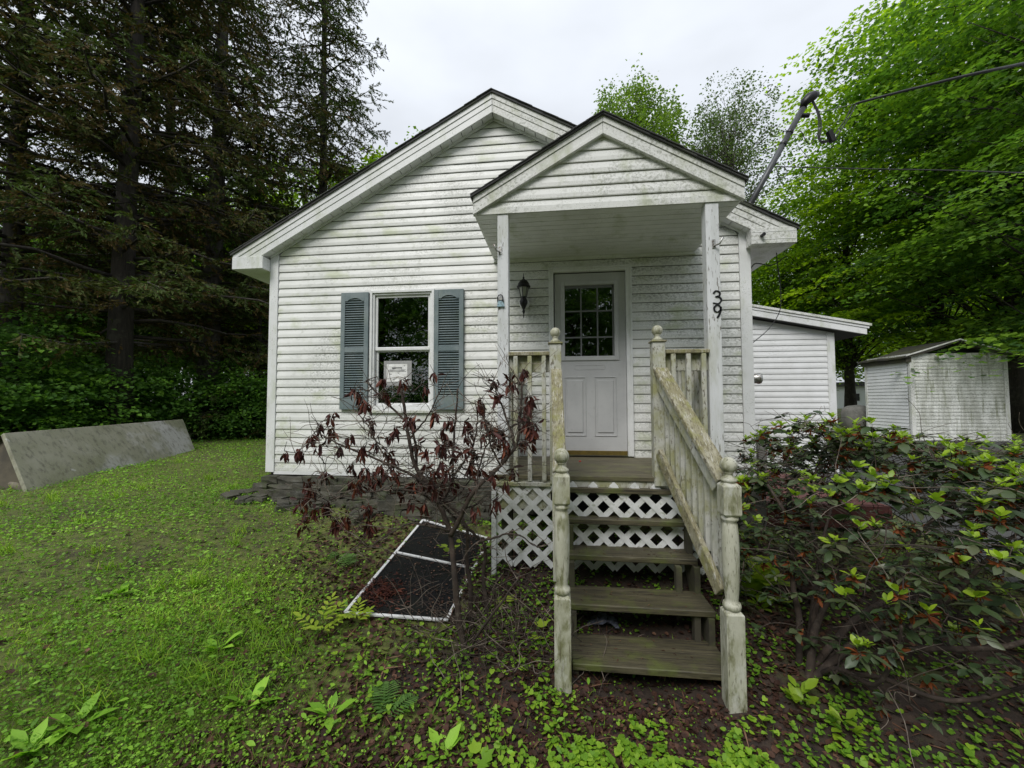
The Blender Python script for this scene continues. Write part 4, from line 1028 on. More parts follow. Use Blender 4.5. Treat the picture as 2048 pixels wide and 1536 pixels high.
MB().tube([A_(1658, 263), A_(1666, 283)], .040, 6).build('splice_box', 'black_metal', ms)
cable([A_(1668, 270), A_(1690, 240), A_(1704, 212)], .007, 'lead_wire', None, None, ms); cable([A_(1672, 276), A_(1700, 232), A_(1712, 208)], .007, 'lead_wire', None, None, ms)
far1 = at(2300, 60, 'Y', -3.4)
cable([A_(1712, 207), at(1800, 184, 'Y', .1), at(1930, 152, 'Y', -.4), at(2048, 127, 'Y', -.9), at(2400, 50, 'Y', -2.2)], .013, 'power_cable', 'thick twisted black power cable running from the mast off to the upper right', 'cable')
cable([A_(1618, 228), A_(1660, 220), A_(1712, 207)], .004, 'messenger_wire', 'thin bare grey wire from the mast insulator to the thick cable', 'wire', m='grey_wire')
cable([A_(1552, 333), at(1700, 337, 'Y', .3), at(1900, 341, 'Y', .0), at(2048, 346, 'Y', -.3), at(2500, 362, 'Y', -1.2)], .006, 'phone_cable', 'thin straight black phone cable running right from the lower mast clamp', 'cable')
ring = [A_(1564+10*math.cos(a), 345+11*math.sin(a)) for a in np.linspace(-PI/2, 1.5*PI, 20)]
cable(ring, .004, 'cable_coil', 'small coil of spare black wire hanging beside the mast', 'wire')
cable([at(1553, 500, 'X', 5.97), at(1555, 530, 'X', 5.97), at(1561, 575, 'X', 6.2), at(1560, 620, 'Y', 1.2), at(1540, 655, 'Y', 1.2), at(1505, 686, 'X', 5.66)], .005, 'hanging_cable', 'thin black cable sagging in a loop from the right eave to the wall', 'cable')
cable([at(1500, 539, 'X', 5.66), at(1512, 527, 'Y', .3), at(1545, 530, 'X', 5.95), at(1572, 512, 'X', 5.97)], .006, 'eave_cable', 'short black cable hooked under the right eave', 'cable')

# ------------------------------------------------------------------ window screen lying in the grass
ws = thing('window_screen', Q[0], 'white framed dark insect screen with a crossbar lying in the grass', 'window screen')
up_ = (Q[1]-Q[0]).cross(Q[3]-Q[0]).normalized()
for a, b in ((0, 1), (1, 2), (2, 3), (3, 0)): MB().beam(Q[a], Q[b], .022, .012, up_).build('frame_bar', 'screen_frame', ws)
MB().beam(Q[0].lerp(Q[3], .55), Q[1].lerp(Q[2], .55), .022, .013, up_).build('crossbar', 'screen_frame', ws)
MB().add([q_-up_*.004 for q_ in Q], [(0,1,2,3)]).build('mesh', 'insect_mesh', ws)

# ------------------------------------------------------------------ trees
def grow_tubes(paths, name, m, par, n=5):
    mb = MB()
    for P, r in paths: mb.tube(P, r, n)
    return mb.build(name, m, par, smooth=True, kind='stuff')
def trunk_path(x, y, z0, h, lean, wob, k=9):
    P = []; 
    for i in range(k):
        t = i/(k-1); P.append((x+lean[0]*t*h+wob*math.sin(3*t+x)*t, y+lean[1]*t*h+wob*math.cos(2.5*t+y)*t, z0+h*t))
    return P
def conifer(x, y, h, r0, zlow, lmax, nbr, seed, label, brown=.4, lean=(0, 0), dens=1.0, droop=.30, bark='bark_dark', fsize=.108):
    global RG
    rr = random.Random(seed); z0 = g1(x, y)-.1
    t = thing('conifer_tree', (x, y, z0), label, 'tree', 'tall dark conifers at the left')
    TP = trunk_path(x, y, z0, h, lean, .15)
    MB().tube(TP, [r0*(1-.82*i/8)*(1.25 if i == 0 else 1) for i in range(9)], 12).build('trunk', bark, t, smooth=True)
    br = []; NP = []; NA = []; NT = []; TW0 = []; TW1 = []
    for i in range(nbr):
        s = (i+rr.random())/nbr; zr = zlow+(h-zlow)*s**.9; tt = zr/h
        bx_ = x+lean[0]*zr+.15*math.sin(3*tt+x)*tt; by_ = y+lean[1]*zr+.15*math.cos(2.5*tt+y)*tt; bz = z0+zr
        az = rr.uniform(0, 2*PI); L = lmax*(1-s)**.6*rr.uniform(.65, 1.1)+.5; dv = Vector((math.cos(az), math.sin(az), 0)); bend = rr.uniform(-.25, .25); sd_ = Vector((-dv.y, dv.x, 0))
        P = []
        for j in range(7):
            q_ = j/6; P.append(Vector((bx_, by_, bz))+dv*L*q_+sd_*bend*L*q_*q_+Vector((0, 0, L*(.16*q_-droop*q_*q_+.10*q_**4)))+Vector((rr.uniform(-1, 1), rr.uniform(-1, 1), rr.uniform(-1, 1)))*.03*L)
        br.append((P, [max(.004, (.012+.010*L)*(1-q_/6.5)) for q_ in range(7)]))
        nt = int(L*11*dens)
        base_tone = rr.random()
        for _ in range(nt):
            q_ = rr.uniform(.12, 1); f = q_*5.999; a = int(f); p = P[a].lerp(P[a+1], f-a); sgn = rr.choice((-1, 1))
            l2 = rr.uniform(.25, .75)*(1.1-.5*q_)*min(1.2, L/2.5+.3)
            d2 = (sd_*sgn*rr.uniform(.4, 1)+dv*rr.uniform(.1, .9)+Vector((0, 0, rr.uniform(-.75, .15)))).normalized()
            TW0.append(p); TW1.append(p+d2*l2)
            isb = rr.random() < brown*(1.2-q_)
            nn_ = int(l2*42)
            for _k in range(nn_):
                u_ = rr.random(); pp = p+d2*l2*u_+Vector((0, 0, -.05*u_*u_))
                NP.append(pp); NA.append(d2); NT.append(rr.uniform(0, .38) if isb else min(1, rr.uniform(.35, .9)*.8+.3*base_tone))
    grow_tubes(br, 'branches', bark, t, 4)
    a = np.array(TW0); b = np.array(TW1); dirs = nrm(b-a); w_ = nrm(np.cross(dirs, rdir(len(a))))*.0045
    V = np.stack([a-w_, a+w_, b+w_*.4, b-w_*.4], 1).reshape(-1, 3); F = np.arange(len(V)).reshape(-1, 4)
    npmesh('twigs', V, F, bark, t, kind='stuff')
    P_ = np.array(NP); D = np.array(NA); nq = len(P_)
    A = nrm(D+rdir(nq)*.75+np.array([0, 0, -.15])); N = nrm(rdir(nq)+np.array([0, 0, .5]))
    sc_ = RG.uniform(.55, 1.15, nq)*fsize
    scatter('foliage', DIAMOND, P_, frames(A, N), np.stack([sc_*.42, sc_, sc_], 1), np.array(NT), 'needle', t, 'stuff')
    return t
def deciduous(x, y, h, r0, crown, seed, label, m='maple_leaf', leaf=.14, nclump=500, per=46, tone=(.2, .95), group=None, proto=DIAMOND, cr=.55, bark='bark_grey', lean=(0, 0), name='maple_tree', flat=.22, cat='tree', nl=90, zup=.5, hollow=.55, loc=None, up=None):
    """crown: list of (dx, dy, dz, rx, ry, rz) lobes relative to the foot"""
    rr = random.Random(seed); gen = np.random.default_rng(seed); z0 = g1(x, y)-.1
    t = thing(name, (x, y, z0), label, cat, group)
    TP = trunk_path(x, y, z0, h*.82, lean, .2)
    MB().tube(TP, [r0*(1-.8*i/8)*(1.3 if i == 0 else 1) for i in range(9)], 12).build('trunk', bark, t, smooth=True)
    L = np.array(crown, float); vol = (L[:, 3]*L[:, 4]*L[:, 5])**.67; pick = gen.choice(len(L), nclump, p=vol/vol.sum())
    d = gen.normal(size=(nclump, 3)); d /= np.linalg.norm(d, axis=1, keepdims=True)
    rad = hollow+(1-hollow)*gen.random(nclump)**.6
    rad *= 1+.18*np.sin(d[:, 0]*5+seed)*np.cos(d[:, 1]*4+d[:, 2]*3)
    Cc = L[pick, :3]+d*rad[:, None]*L[pick, 3:]+np.array([x, y, z0])
    if up is not None: Cc[:, 2] = np.maximum(Cc[:, 2], z0+up+gen.random(nclump)*.4)
    n_ = nclump*per; ci = np.repeat(np.arange(nclump), per)
    sz = cr*gen.uniform(.6, 1.35, nclump)
    off = gen.normal(size=(n_, 3))*.5; rh = np.hypot(off[:, 0], off[:, 1])
    outd = Cc-np.array([x, y, 0]); outd[:, 2] = 0; outd = nrm(outd)
    P = np.empty((n_, 3)); P[:, :2] = off[:, :2]*sz[ci][:, None]*1.15; P[:, 2] = off[:, 2]*sz[ci]*flat-.28*rh*rh*sz[ci]
    tilt = (P[:, :2]*outd[ci, :2]).sum(1); P[:, 2] -= tilt*.32
    P += Cc[ci]
    A = nrm(np.c_[off[:, :2]+outd[ci, :2]*.8, np.full(n_, -.35)]+gen.normal(size=(n_, 3))*.35); N = nrm(gen.normal(size=(n_, 3))*.42+np.array([0, 0, zup*2]))
    ct = gen.uniform(tone[0], tone[1], nclump); tn = np.clip(ct[ci]+gen.normal(size=n_)*.12+.10*off[:, 2], 0, 1)
    s_ = leaf*gen.uniform(.6, 1.15, n_)
    scatter('crown', proto, P, frames(A, N), s_, tn, m, t, 'stuff')
    br = []
    for i in range(min(nl, nclump//3)):
        c_ = Vector(Cc[i]); f = min(.93, max(.18, (c_.z-z0)/(h*.82)-rr.uniform(.08, .3))); k_ = f*8; a = int(k_); s0 = Vector(TP[a]).lerp(Vector(TP[min(8, a+1)]), k_-a)
        mid = s0.lerp(c_, .5)+Vector((rr.uniform(-.3, .3), rr.uniform(-.3, .3), rr.uniform(.0, .5)))
        r_ = r0*.16*rr.uniform(.6, 1.2); br.append(([s0, s0.lerp(mid, .5)+Vector((0, 0, .1)), mid, mid.lerp(c_, .6), c_], [r_, r_*.8, r_*.55, r_*.32, .006]))
    grow_tubes(br, 'limbs', bark, t, 5)
    return t
def copy_tree(src, x, y, rz, sc_, label, group=None):
    r = src.copy(); COL.objects.link(r); r.location = (x, y, g1(x, y)-.1); r.rotation_euler = (0, 0, rz); r.scale = (sc_, sc_, sc_); r['label'] = label
    if group: r['group'] = group
    for ch in src.children:
        c_ = ch.copy(); COL.objects.link(c_); c_.parent = r
    return r
# conifers on the left
x, y, _ = gd(238, 8.8); conifer(x, y, 17, .25, 2.3, 3.7, 160, 3, 'thick dark conifer with brownish drooping boughs, second trunk from the left edge', .55, dens=1.0)
x, y, _ = gd(415, 11.0); conifer(x, y, 19, .28, 2.2, 3.8, 170, 5, 'tall grey-trunked conifer behind the left eave', .5, dens=1.0, bark='bark_grey')
x, y, _ = gd(640, 14.0); conifer(x, y, 19, .22, 3.8, 3.2, 165, 8, 'slender conifer rising behind the left roof slope beside the open sky', .15, dens=1.0)
x, y, _ = gd(20, 8.4); conifer(x, y, 16, .2, 3.4, 3.6, 135, 12, 'dark conifer at the left edge with long bare sloping boughs', .45, dens=.75)
x, y, _ = gd(-160, 7.2); conifer(x, y, 15, .22, 3.0, 3.8, 80, 15, 'conifer just past the left edge reaching its boughs into view', .35, dens=.7)
x, y, _ = gd(512, 11.5); conifer(x, y, 9.5, .07, .35, 1.7, 120, 18, 'young feathery green conifer close by the left wall of the cottage', .08, dens=1.6, fsize=.10, droop=.4)
x, y, _ = gd(330, 14.0); conifer(x, y, 20, .25, 3.6, 3.8, 150, 21, 'dark conifer deeper in the wood between the two nearest trunks', .4, dens=1.0)
# understory and wood on the left
for i, (px, ds, hh, wd_, lab) in enumerate(((40, 7.9, 3.2, 1.7, 'dense dark leafy shrub at the left edge behind the slab'), (160, 8.8, 2.8, 1.7, 'leafy understory shrub above the middle of the slab'),
      (300, 9.8, 2.5, 1.7, 'low dark shrub behind the far end of the slab'), (400, 11.2, 2.8, 1.7, 'dark bushy shrub between slab and cottage'), (488, 10.4, 2.3, 1.0, 'shadowy shrub right beside the cottage left corner'),
      (-90, 7.2, 3.0, 1.6, 'shrub spilling in from beyond the left edge'))):
    x, y, _ = gd(px, ds)
    USH = deciduous(x, y, hh, .04, [(0, 0, hh*.42, wd_, wd_*.8, hh*.5), (.5, .5, hh*.3, wd_*.8, wd_*.7, hh*.35)], 40+i, lab, 'under_leaf', .10, 210, 46, (.1, .85), 'understory shrubs at the left', cr=.38, bark='bark_dark', name='understory_shrub', cat='shrub', hollow=.35)
for i, (px, ds, hh, lab) in enumerate(((70, 12.5, 9, 'slim dark broadleaf tree behind the left-edge conifer'), (200, 15, 10, 'broadleaf tree with dark leaves filling the wood at the left'), (440, 16, 11, 'dark broadleaf tree behind the left corner of the cottage'))):
    x, y, _ = gd(px, ds)
    DKT = deciduous(x, y, hh, .14, [(0, 0, hh*.35, 3.0, 3.0, 2.2), (0, 0, hh*.62, 3.0, 3.0, 2.8)], 60+i, lab, 'maple_dark', .16, 430, 44, (.05, .9), 'dark broadleaf trees at the left', bark='bark_dark', hollow=.3, up=1.3)
# bright background wood
BGT = deciduous(*gd(800, 15.5)[:2], 12, .2, [(0, 0, 5.5, 3.2, 3.2, 3.4), (.5, 0, 8.5, 2.6, 2.6, 3.0), (-1.2, .6, 4, 2.5, 2.5, 2.2)], 71, 'light green broadleaf tree peeking over the left roof slope', 'maple_leaf', .17, 520, 46, (.45, 1), 'broadleaf trees in the far wood', cr=.7, hollow=.35)
bgl = [(600, 17, 1.05, 'bright broadleaf tree showing between the conifer tops'), (330, 24, 1.2, 'yellow-green broadleaf tree glowing through the left conifers'), (130, 22, .9, 'pale green broadleaf tree far behind the slab'),
       (-60, 24, 1.0, 'light green tree beyond the left edge of the wood'), (880, 17.5, 1.0, 'small bright treetop just left of the cottage ridge'), (470, 25, 1.35, 'far yellow-green tree behind the young conifer'),
       (220, 30, 1.1, 'far light tree between the two left trunks'), (1600, 30, 1.3, 'far tree behind the lean-to roof'), (1960, 26, 1.4, 'far tree behind the shed roof'), (2140, 22, 1.3, 'far tree beyond the right edge'), (1800, 30, 1.5, 'far tree deep behind the shed')]
for i, (px, ds, sc_, lab) in enumerate(bgl):
    x, y, _ = gd(px, ds); copy_tree(BGT, x, y, i*1.3+.5, sc_, lab, 'broadleaf trees in the far wood')
# maples on the right
x, y, _ = gd(2034, 13.4)
deciduous(x, y, 19, .27, [(-.5, -.3, 5.6, 4.4, 4.0, 2.5), (-.3, 0, 9.2, 5.0, 4.6, 3.2), (0, 0, 13.6, 4.6, 4.4, 3.4), (-2.0, -2.4, 3.5, 2.3, 1.2, .8)]+[(-3.1, -3.3, 2.85, 1.3, .7, .35)]*2+[(-1.6, -3.0, 3.0, 1.3, .9, .5)]*2, 81, 'big dark-leaved maple whose black trunk stands right of the shed', 'maple_dark', .165, 400, 96, (-.1, 1.2), 'maples on the right', MAPLE, 1.02, 'bark_dark', hollow=.3, flat=.085, zup=.8, nl=150)
x, y, _ = gd(1880, 15.8)
deciduous(x, y, 20, .25, [(-.6, -1.0, 6.0, 4.4, 3.6, 2.8), (-.9, -.4, 10.2, 4.5, 4.0, 3.2), (.2, 0, 14.6, 4.6, 4.2, 3.4)], 82, 'bright yellow-green maple towering behind the shed', 'maple_leaf', .165, 390, 100, (.0, 1.25), 'maples on the right', MAPLE, 1.08, 'bark_dark', hollow=.3, flat=.085, zup=.8, nl=150)
x, y, _ = gd(1700, 18.5)
deciduous(x, y, 17, .22, [(0, 0, 5.0, 4.0, 3.6, 2.5), (-.2, 0, 8.4, 4.4, 4.0, 3.0), (.3, 0, 12.0, 3.6, 3.4, 2.8)], 83, 'leafy maple behind the lean-to and the service mast', 'maple_leaf', .16, 360, 90, (-.05, 1.2), 'maples on the right', DIAMOND, 1.05, 'bark_dark', hollow=.3, flat=.09, zup=.8, nl=120)
x, y, _ = gd(2230, 9.8)
deciduous(x, y, 15, .24, [(-.6, .2, 7.0, 3.4, 3.4, 2.6), (-.5, .2, 11.0, 3.6, 3.4, 3.0)], 84, 'near maple just past the right edge reaching overhead', 'maple_dark', .14, 520, 56, (.2, 1), 'maples on the right', MAPLE, .75, 'bark_dark', hollow=.5, flat=.12, zup=.8)
x, y, _ = gd(1575, 21)
deciduous(x, y, 11, .2, [(0, 0, 4.4, 3.2, 3.0, 2.4), (-.2, 0, 7.6, 2.8, 2.6, 2.4)], 85, 'lower maple in the gap under the mast', 'maple_leaf', .17, 520, 44, (.1, .8), 'maples on the right', DIAMOND, .65, 'bark_dark', hollow=.4)
# trees over the roof
x, y, _ = gd(1268, 17.5)
deciduous(x, y, 16.6, .15, [(0, 0, 11.6, 2.2, 2.0, 3.0), (-.9, 0, 14.0, .6, .6, 2.2), (.3, 0, 14.3, .7, .7, 2.0), (1.5, 0, 13.2, .8, .8, 2.0), (-1.9, 0, 11.6, .8, .7, 1.7)], 91, 'pale green spiky-topped tree showing between the two gables', 'young_leaf', .125, 760, 32, (.2, 1), None, cr=.34, flat=1.3, nl=160, name='young_maple', zup=.1, hollow=.3)
x, y, _ = gd(1462, 16.8)
deciduous(x, y, 16, .14, [(0, 0, 10.6, 2.5, 2.2, 3.2), (.2, 0, 13.2, 1.8, 1.6, 2.2), (-.9, 0, 11.6, 1.6, 1.5, 2.4)], 92, 'sparse airy tree with tiny leaves right of the porch gable', 'sparse_leaf', .10, 900, 18, (0, 1), None, cr=.30, flat=1.0, nl=260, name='airy_tree', zup=.1, hollow=.2)
# the wood across the road behind the camera, mirrored in the panes
for i, (x, y) in enumerate(((-1.5, -17), (4.5, -20), (10.5, -17), (1.5, -26), (8, -27), (-7, -18), (16, -19))):
    copy_tree(DKT, x, y, i*1.9, 1.4, 'tree across the road behind the viewer, mirrored in the panes', 'trees across the road')

for i, (x, y) in enumerate(((-3, -13), (0, -14), (3, -13.5), (6, -14), (9, -13), (12, -14), (15, -13))):  # low bushes added out of view, covering bright sky mirrored in the lower pane
    copy_tree(USH, x, y, i*2.1, 1.25, 'unseen bush added behind the viewer to darken the pane reflection', 'bushes added for the pane reflection')

# ------------------------------------------------------------------ dead rhododendron
def curve(pts, k=6):
    P = [Vector(p) for p in pts]; out = []
    for i in range(len(P)-1):
        p0_, p1_, p2_, p3_ = P[max(i-1, 0)], P[i], P[i+1], P[min(i+2, len(P)-1)]
        for j in range(k):
            t_ = j/k; out.append(.5*((2*p1_)+(p2_-p0_)*t_+(2*p0_-5*p1_+4*p2_-p3_)*t_*t_+(3*p1_-p0_-3*p2_+p3_)*t_**3))
    out.append(P[-1]); return out
dz = thing('dead_shrub', (2.9, -1.75, g1(2.9, -1.75)), 'dead rhododendron with bare twigs and drooping red-brown leaves in front of the window', 'shrub')
YB = -1.78
STEMS = [  # (pixel x, pixel y, Y), radius from, to
 ([(935,1330,-1.80),(923,1269,-1.80),(911,1171,-1.80),(900,1066,-1.76),(872,999,-1.74),(833,937,-1.72),(818,878,-1.70),(806,800,-1.68),(803,768,-1.68)], .024, .009),
 ([(902,1070,-1.77),(918,1040,-1.80),(935,1003,-1.84),(952,978,-1.86),(1001,929,-1.88),(1033,890,-1.86),(1040,840,-1.84),(1044,770,-1.84)], .018, .008),
 ([(945,1310,-1.62),(941,1187,-1.62),(933,1110,-1.62),(935,1073,-1.62),(925,1040,-1.62),(888,1000,-1.60),(858,955,-1.60)], .018, .006),
 ([(985,1290,-1.5),(968,1171,-1.5),(970,1097,-1.5),(950,1070,-1.52),(923,1046,-1.55),(884,1007,-1.56),(860,950,-1.56)], .017, .006),
 ([(888,1000,-1.70),(911,948,-1.66),(927,925,-1.62),(945,895,-1.6),(955,841,-1.58),(950,800,-1.58)], .012, .004),
 ([(866,990,-1.74),(833,956,-1.80),(779,929,-1.86),(708,901,-1.90),(657,878,-1.92),(630,862,-1.92)], .011, .003),
 ([(833,930,-1.70),(825,860,-1.66),(790,822,-1.64),(757,790,-1.63),(733,762,-1.62)], .010, .006),
 ([(1030,893,-1.86),(1018,850,-1.80),(1003,810,-1.78),(988,772,-1.76)], .009, .004),
 ([(905,950,-1.66),(908,868,-1.60),(913,820,-1.58),(916,777,-1.58)], .010, .006),
 ([(1001,929,-1.88),(985,900,-1.94),(975,860,-1.96),(968,830,-1.96)], .008, .003),
 ([(955,1085,-1.7),(990,1075,-1.85),(1030,1068,-1.9),(1075,1095,-1.95)], .009, .003),
 ([(880,1010,-1.74),(840,985,-1.85),(790,980,-1.95),(730,985,-1.98),(660,1000,-1.98)], .009, .003),
 ([(900,1062,-1.76),(860,1052,-1.9),(810,1050,-2.0),(745,1090,-2.02),(700,1100,-2.02)], .008, .002),
 ([(952,980,-1.86),(960,930,-1.8),(975,890,-1.75),(1010,862,-1.7),(1060,835,-1.7)], .007, .003),
 ([(779,929,-1.86),(750,880,-1.84),(735,850,-1.82),(705,815,-1.8)], .006, .003),
 ([(818,878,-1.7),(850,840,-1.74),(872,800,-1.76),(885,770,-1.76)], .007, .003),
 ([(872,999,-1.74),(905,1000,-1.6),(950,950,-1.5),(990,915,-1.5)], .008, .003),
 ([(940,1290,-1.85),(985,1230,-2.0),(1020,1180,-2.05),(1040,1150,-2.05)], .010, .003),
]
nodes_ = []; mbs = []
for pts, r0_, r1_ in STEMS:
    P = curve([at(a, b, 'Y', c_) for a, b, c_ in pts], 5)
    if pts[0][1] > 1280: P[0].z -= .12
    for q_ in P[1:-1]: q_ += Vector((random.uniform(-1, 1), random.uniform(-1, 1), random.uniform(-1, 1)))*.004
    n_ = len(P); rad = [r0_+(r1_-r0_)*i/(n_-1) for i in range(n_)]
    MB().tube(P, rad, 8).build('stem', 'shrub_bark', dz, smooth=True)
    nodes_ += [(p, r) for i, (p, r) in enumerate(zip(P, rad)) if p.z > -.45]
CL = [(640,850),(625,872),(700,872),(730,802),(745,838),(790,855),(828,838),(872,828),(900,842),(855,775),(806,760),(765,760),(960,800),(992,792),(965,868),(1002,862),
      (1045,885),(1070,850),(650,945),(615,968),(632,1020),(702,962),(722,905),(762,930),(792,942),(852,900),(882,922),(907,905),(842,962),(872,978),(925,900),(962,938),
      (985,950),(1012,905),(742,1052),(802,990),(778,872),(702,930),(655,1002),(602,1002),(850,1010),(692,1032),(935,870),(868,745),(1020,760),(1048,740),(680,895),
      (600,900),(665,855),(835,885),(895,880),(775,905),(745,960),(825,1000),(910,965),(940,985),(985,1010),(1010,960),(668,1040),(612,1025),(870,940),(850,930),(880,890),(860,965),(895,940)]
for _ in range(60):
    q_ = random.choice(CL); CL.append((min(1062, q_[0]+random.gauss(0, 32)), min(1045, q_[1]+random.gauss(8, 28))))
tw = []; LP = []; LA = []; LS = []
def twig(a, b, r0_, r1_, wob=.05, k=4):
    P = [a]
    for i in range(1, k): P.append(a.lerp(b, i/k)+Vector((random.uniform(-1, 1), random.uniform(-1, 1), random.uniform(-.7, 1)))*wob)
    P.append(b); P = curve(P, 3); return P, [r0_+(r1_-r0_)*i/(len(P)-1) for i in range(len(P))]
for (px, py) in CL:
    yy = random.uniform(-2.02, -1.5); c_ = Vector(at(px, py, 'Y', yy))
    nd = min(nodes_, key=lambda q: (q[0]-c_).length+random.random()*.12+max(0, q[0].z-c_.z)*.8)
    P, r_ = twig(nd[0], c_, min(nd[1]*.7, .006), .0028, .035); tw.append((P, r_))
    nodes_ += [(P[i], r_[i]) for i in (3, 6, 9)]
    for _ in range(random.randint(7, 17)):
        a = random.uniform(0, 2*PI); dn = random.uniform(-3.2, -.7) if random.random() < .85 else random.uniform(-.4, .9)
        LP.append(c_+Vector((random.uniform(-.018, .018), random.uniform(-.02, .02), random.uniform(-.035, .015)))); LA.append(Vector((math.cos(a)*.8, math.sin(a)*.8, dn)).normalized()); LS.append(random.uniform(.045, .092))
    if random.random() < .6:
        e = c_+Vector((random.uniform(-.07, .07), random.uniform(-.05, .05), random.uniform(.02, .08))); tw.append(twig(c_, e, .0025, .0015, .006, 2))
# bare twigs everywhere, whitened ones too
tw2 = []
for i in range(620):
    nd = random.choice(nodes_); L_ = random.uniform(.06, .34); d_ = Vector((random.gauss(0, 1), random.gauss(0, .7), random.gauss(.15, .7))).normalized()
    e = nd[0]+d_*L_; P = twig(nd[0], e, .0028, .0011, .018, 3); (tw2 if i % 2 else tw).append(P)
    if random.random() < .5:
        s_ = P[0][len(P[0])//2]; e2 = s_+Vector((random.gauss(0, 1), random.gauss(0, .7), random.gauss(.1, .7))).normalized()*L_*.5; tw2.append(twig(s_, e2, .002, .001, .01, 2))
# tangle of twigs round the foot
for i in range(330):
    x, y = 2.93+random.gauss(.12, .30), -1.72+random.gauss(0, .20); z = g1(x, y)+random.uniform(0, .14)
    a = Vector((x, y, z)); d_ = Vector((random.gauss(0, 1), random.gauss(0, 1), abs(random.gauss(.45, .6)))).normalized()
    (tw2 if i % 4 == 0 else tw).append(twig(a, a+d_*random.uniform(.12, .45), .0032, .0011, .03, 3))
grow_tubes(tw, 'twigs', 'shrub_bark', dz, 4); grow_tubes(tw2, 'bare_twigs', 'dead_twig', dz, 4)
def leafmesh(proto, m, tone, sx_=1, nm='leaf', th=0):
    pv, pf = proto; me = bpy.data.meshes.new(nm); me.from_pydata([(v[0]*sx_, v[1], v[2]) for v in pv], [], pf)
    me.attributes.new('tone', 'FLOAT', 'POINT').data.foreach_set('value', [tone+random.uniform(-.05, .05) for _ in pv])
    me.polygons.foreach_set('use_smooth', [True]*len(me.polygons)); me.materials.append(MATS[m]); return me
def leaf_objs(protos, par, P, A, Sz, name='leaf', limit=300, nup=None):
    off = wl(par)
    for i in range(min(limit, len(P))):
        o = bpy.data.objects.new(name, random.choice(protos)); y_ = Vector(A[i]).normalized()
        up0 = Vector(nup[i]) if nup is not None else Vector((random.gauss(0, .5), random.gauss(0, .5), 1))
        x_ = y_.cross(up0)
        if x_.length < .05: x_ = y_.cross(Vector((1, 0, 0)))
        x_.normalize(); z_ = x_.cross(y_); s_ = Sz[i]
        o.matrix_local = Matrix(((x_.x*s_, y_.x*s_, z_.x*s_, P[i][0]-off.x), (x_.y*s_, y_.y*s_, z_.y*s_, P[i][1]-off.y), (x_.z*s_, y_.z*s_, z_.z*s_, P[i][2]-off.z), (0, 0, 0, 1)))
        o.parent = par; COL.objects.link(o)
DL = [leafmesh(CURL, 'dead_leaf', t_, w_, 'leaf') for t_, w_ in ((.1, 1.2), (.3, 1.6), (.5, 1.3), (.7, 2.0), (.95, 2.1), (.2, 1.0), (.5, 2.6))]
idx = list(range(len(LP))); random.shuffle(idx); LP = [LP[i] for i in idx]; LA = [LA[i] for i in idx]; LS = [LS[i] for i in idx]
leaf_objs(DL, dz, LP, LA, LS, 'leaf', 295)
rest = np.array([list(p) for p in LP[295:]]); ra = np.array([list(a) for a in LA[295:]])
if len(rest): scatter('small_leaves', CURL, rest, frames(ra, rdir(len(rest))+[0, 0, .6]), np.stack([np.array(LS[295:])*1.9, LS[295:], LS[295:]], 1), RG.random(len(rest)), 'dead_leaf', dz, 'stuff')

# ------------------------------------------------------------------ living rhododendron on the right
rh = thing('rhododendron', (5.45, -1.75, g1(5.45, -1.75)), 'sprawling leathery-leaved rhododendron with bright new shoots right of the steps', 'shrub')
basep = Vector((5.02, -1.80, g1(5.02, -1.80)-.05))
def rtop(x, y):   # height of the canopy
    return .66-.55*max(0, 5.35-x)-.17*max(0, x-6.1)-.28*max(0, -1.2-y)+.09*math.sin(x*4.1+y*2)+.05*math.sin(x*11+y*7)
tips = []
gen = random.Random(5)
while len(tips) < 1400:
    x = gen.uniform(4.72, 8.3); y = gen.uniform(-2.75, .05); ex = (x-6.05)/1.62; ey = (y+1.25)/1.25
    if ex*ex+ey*ey > 1: continue
    if x < 5.25 and y > -.9 : continue
    if y < -2.3+.12*math.sin(x*4) and x > 5.3: continue
    if math.sin(x*5.3+1)*math.sin(y*4.7+x) > .50: continue
    top = rtop(x, y)-.5*(ex*ex+ey*ey)**2; gz = g1(x, y); 
    z = top-abs(gen.gauss(0, .30)) if gen.random() < .72 else gen.uniform(gz+.1, top)
    if z < gz+.06: continue
    tips.append((Vector((x, y, z)), top-z))
main = []; skel = []
for (ax_, ay_, az_, r_) in ((5.35, -1.6, -.05, .026), (5.0, -1.45, .25, .022), (5.9, -1.9, -.1, .024), (6.4, -1.2, .1, .022), (5.6, -1.0, .3, .02), (6.9, -1.8, -.2, .02), (5.25, -2.2, -.3, .016), (7.3, -1.0, .05, .018), (6.2, -.6, .3, .016), (6.1, -2.4, -.35, .016)):
    e = Vector((ax_, ay_, az_)); m_ = basep.lerp(e, .5)+Vector((random.uniform(-.1, .1), random.uniform(-.1, .1), random.uniform(-.12, .05)))
    P = curve([basep+Vector((random.uniform(-.06, .06), random.uniform(-.06, .06), 0)), basep.lerp(m_, .5)+Vector((0, 0, .08)), m_, m_.lerp(e, .5)+Vector((random.uniform(-.08, .08), 0, .04)), e], 5)
    rad = [r_*(1-.6*i/(len(P)-1)) for i in range(len(P))]
    MB().tube(P, rad, 8).build('stem', 'shrub_bark', rh, smooth=True); skel += list(zip(P[4:], rad[4:]))
tips.sort(key=lambda t_: (t_[0]-basep).length)
tw = []
NLp, NLa, NLs, NLt, NLn = [], [], [], [], []; DLp, DLa, DLs, DLt = [], [], [], []; BRp, BRa, BRs = [], [], []
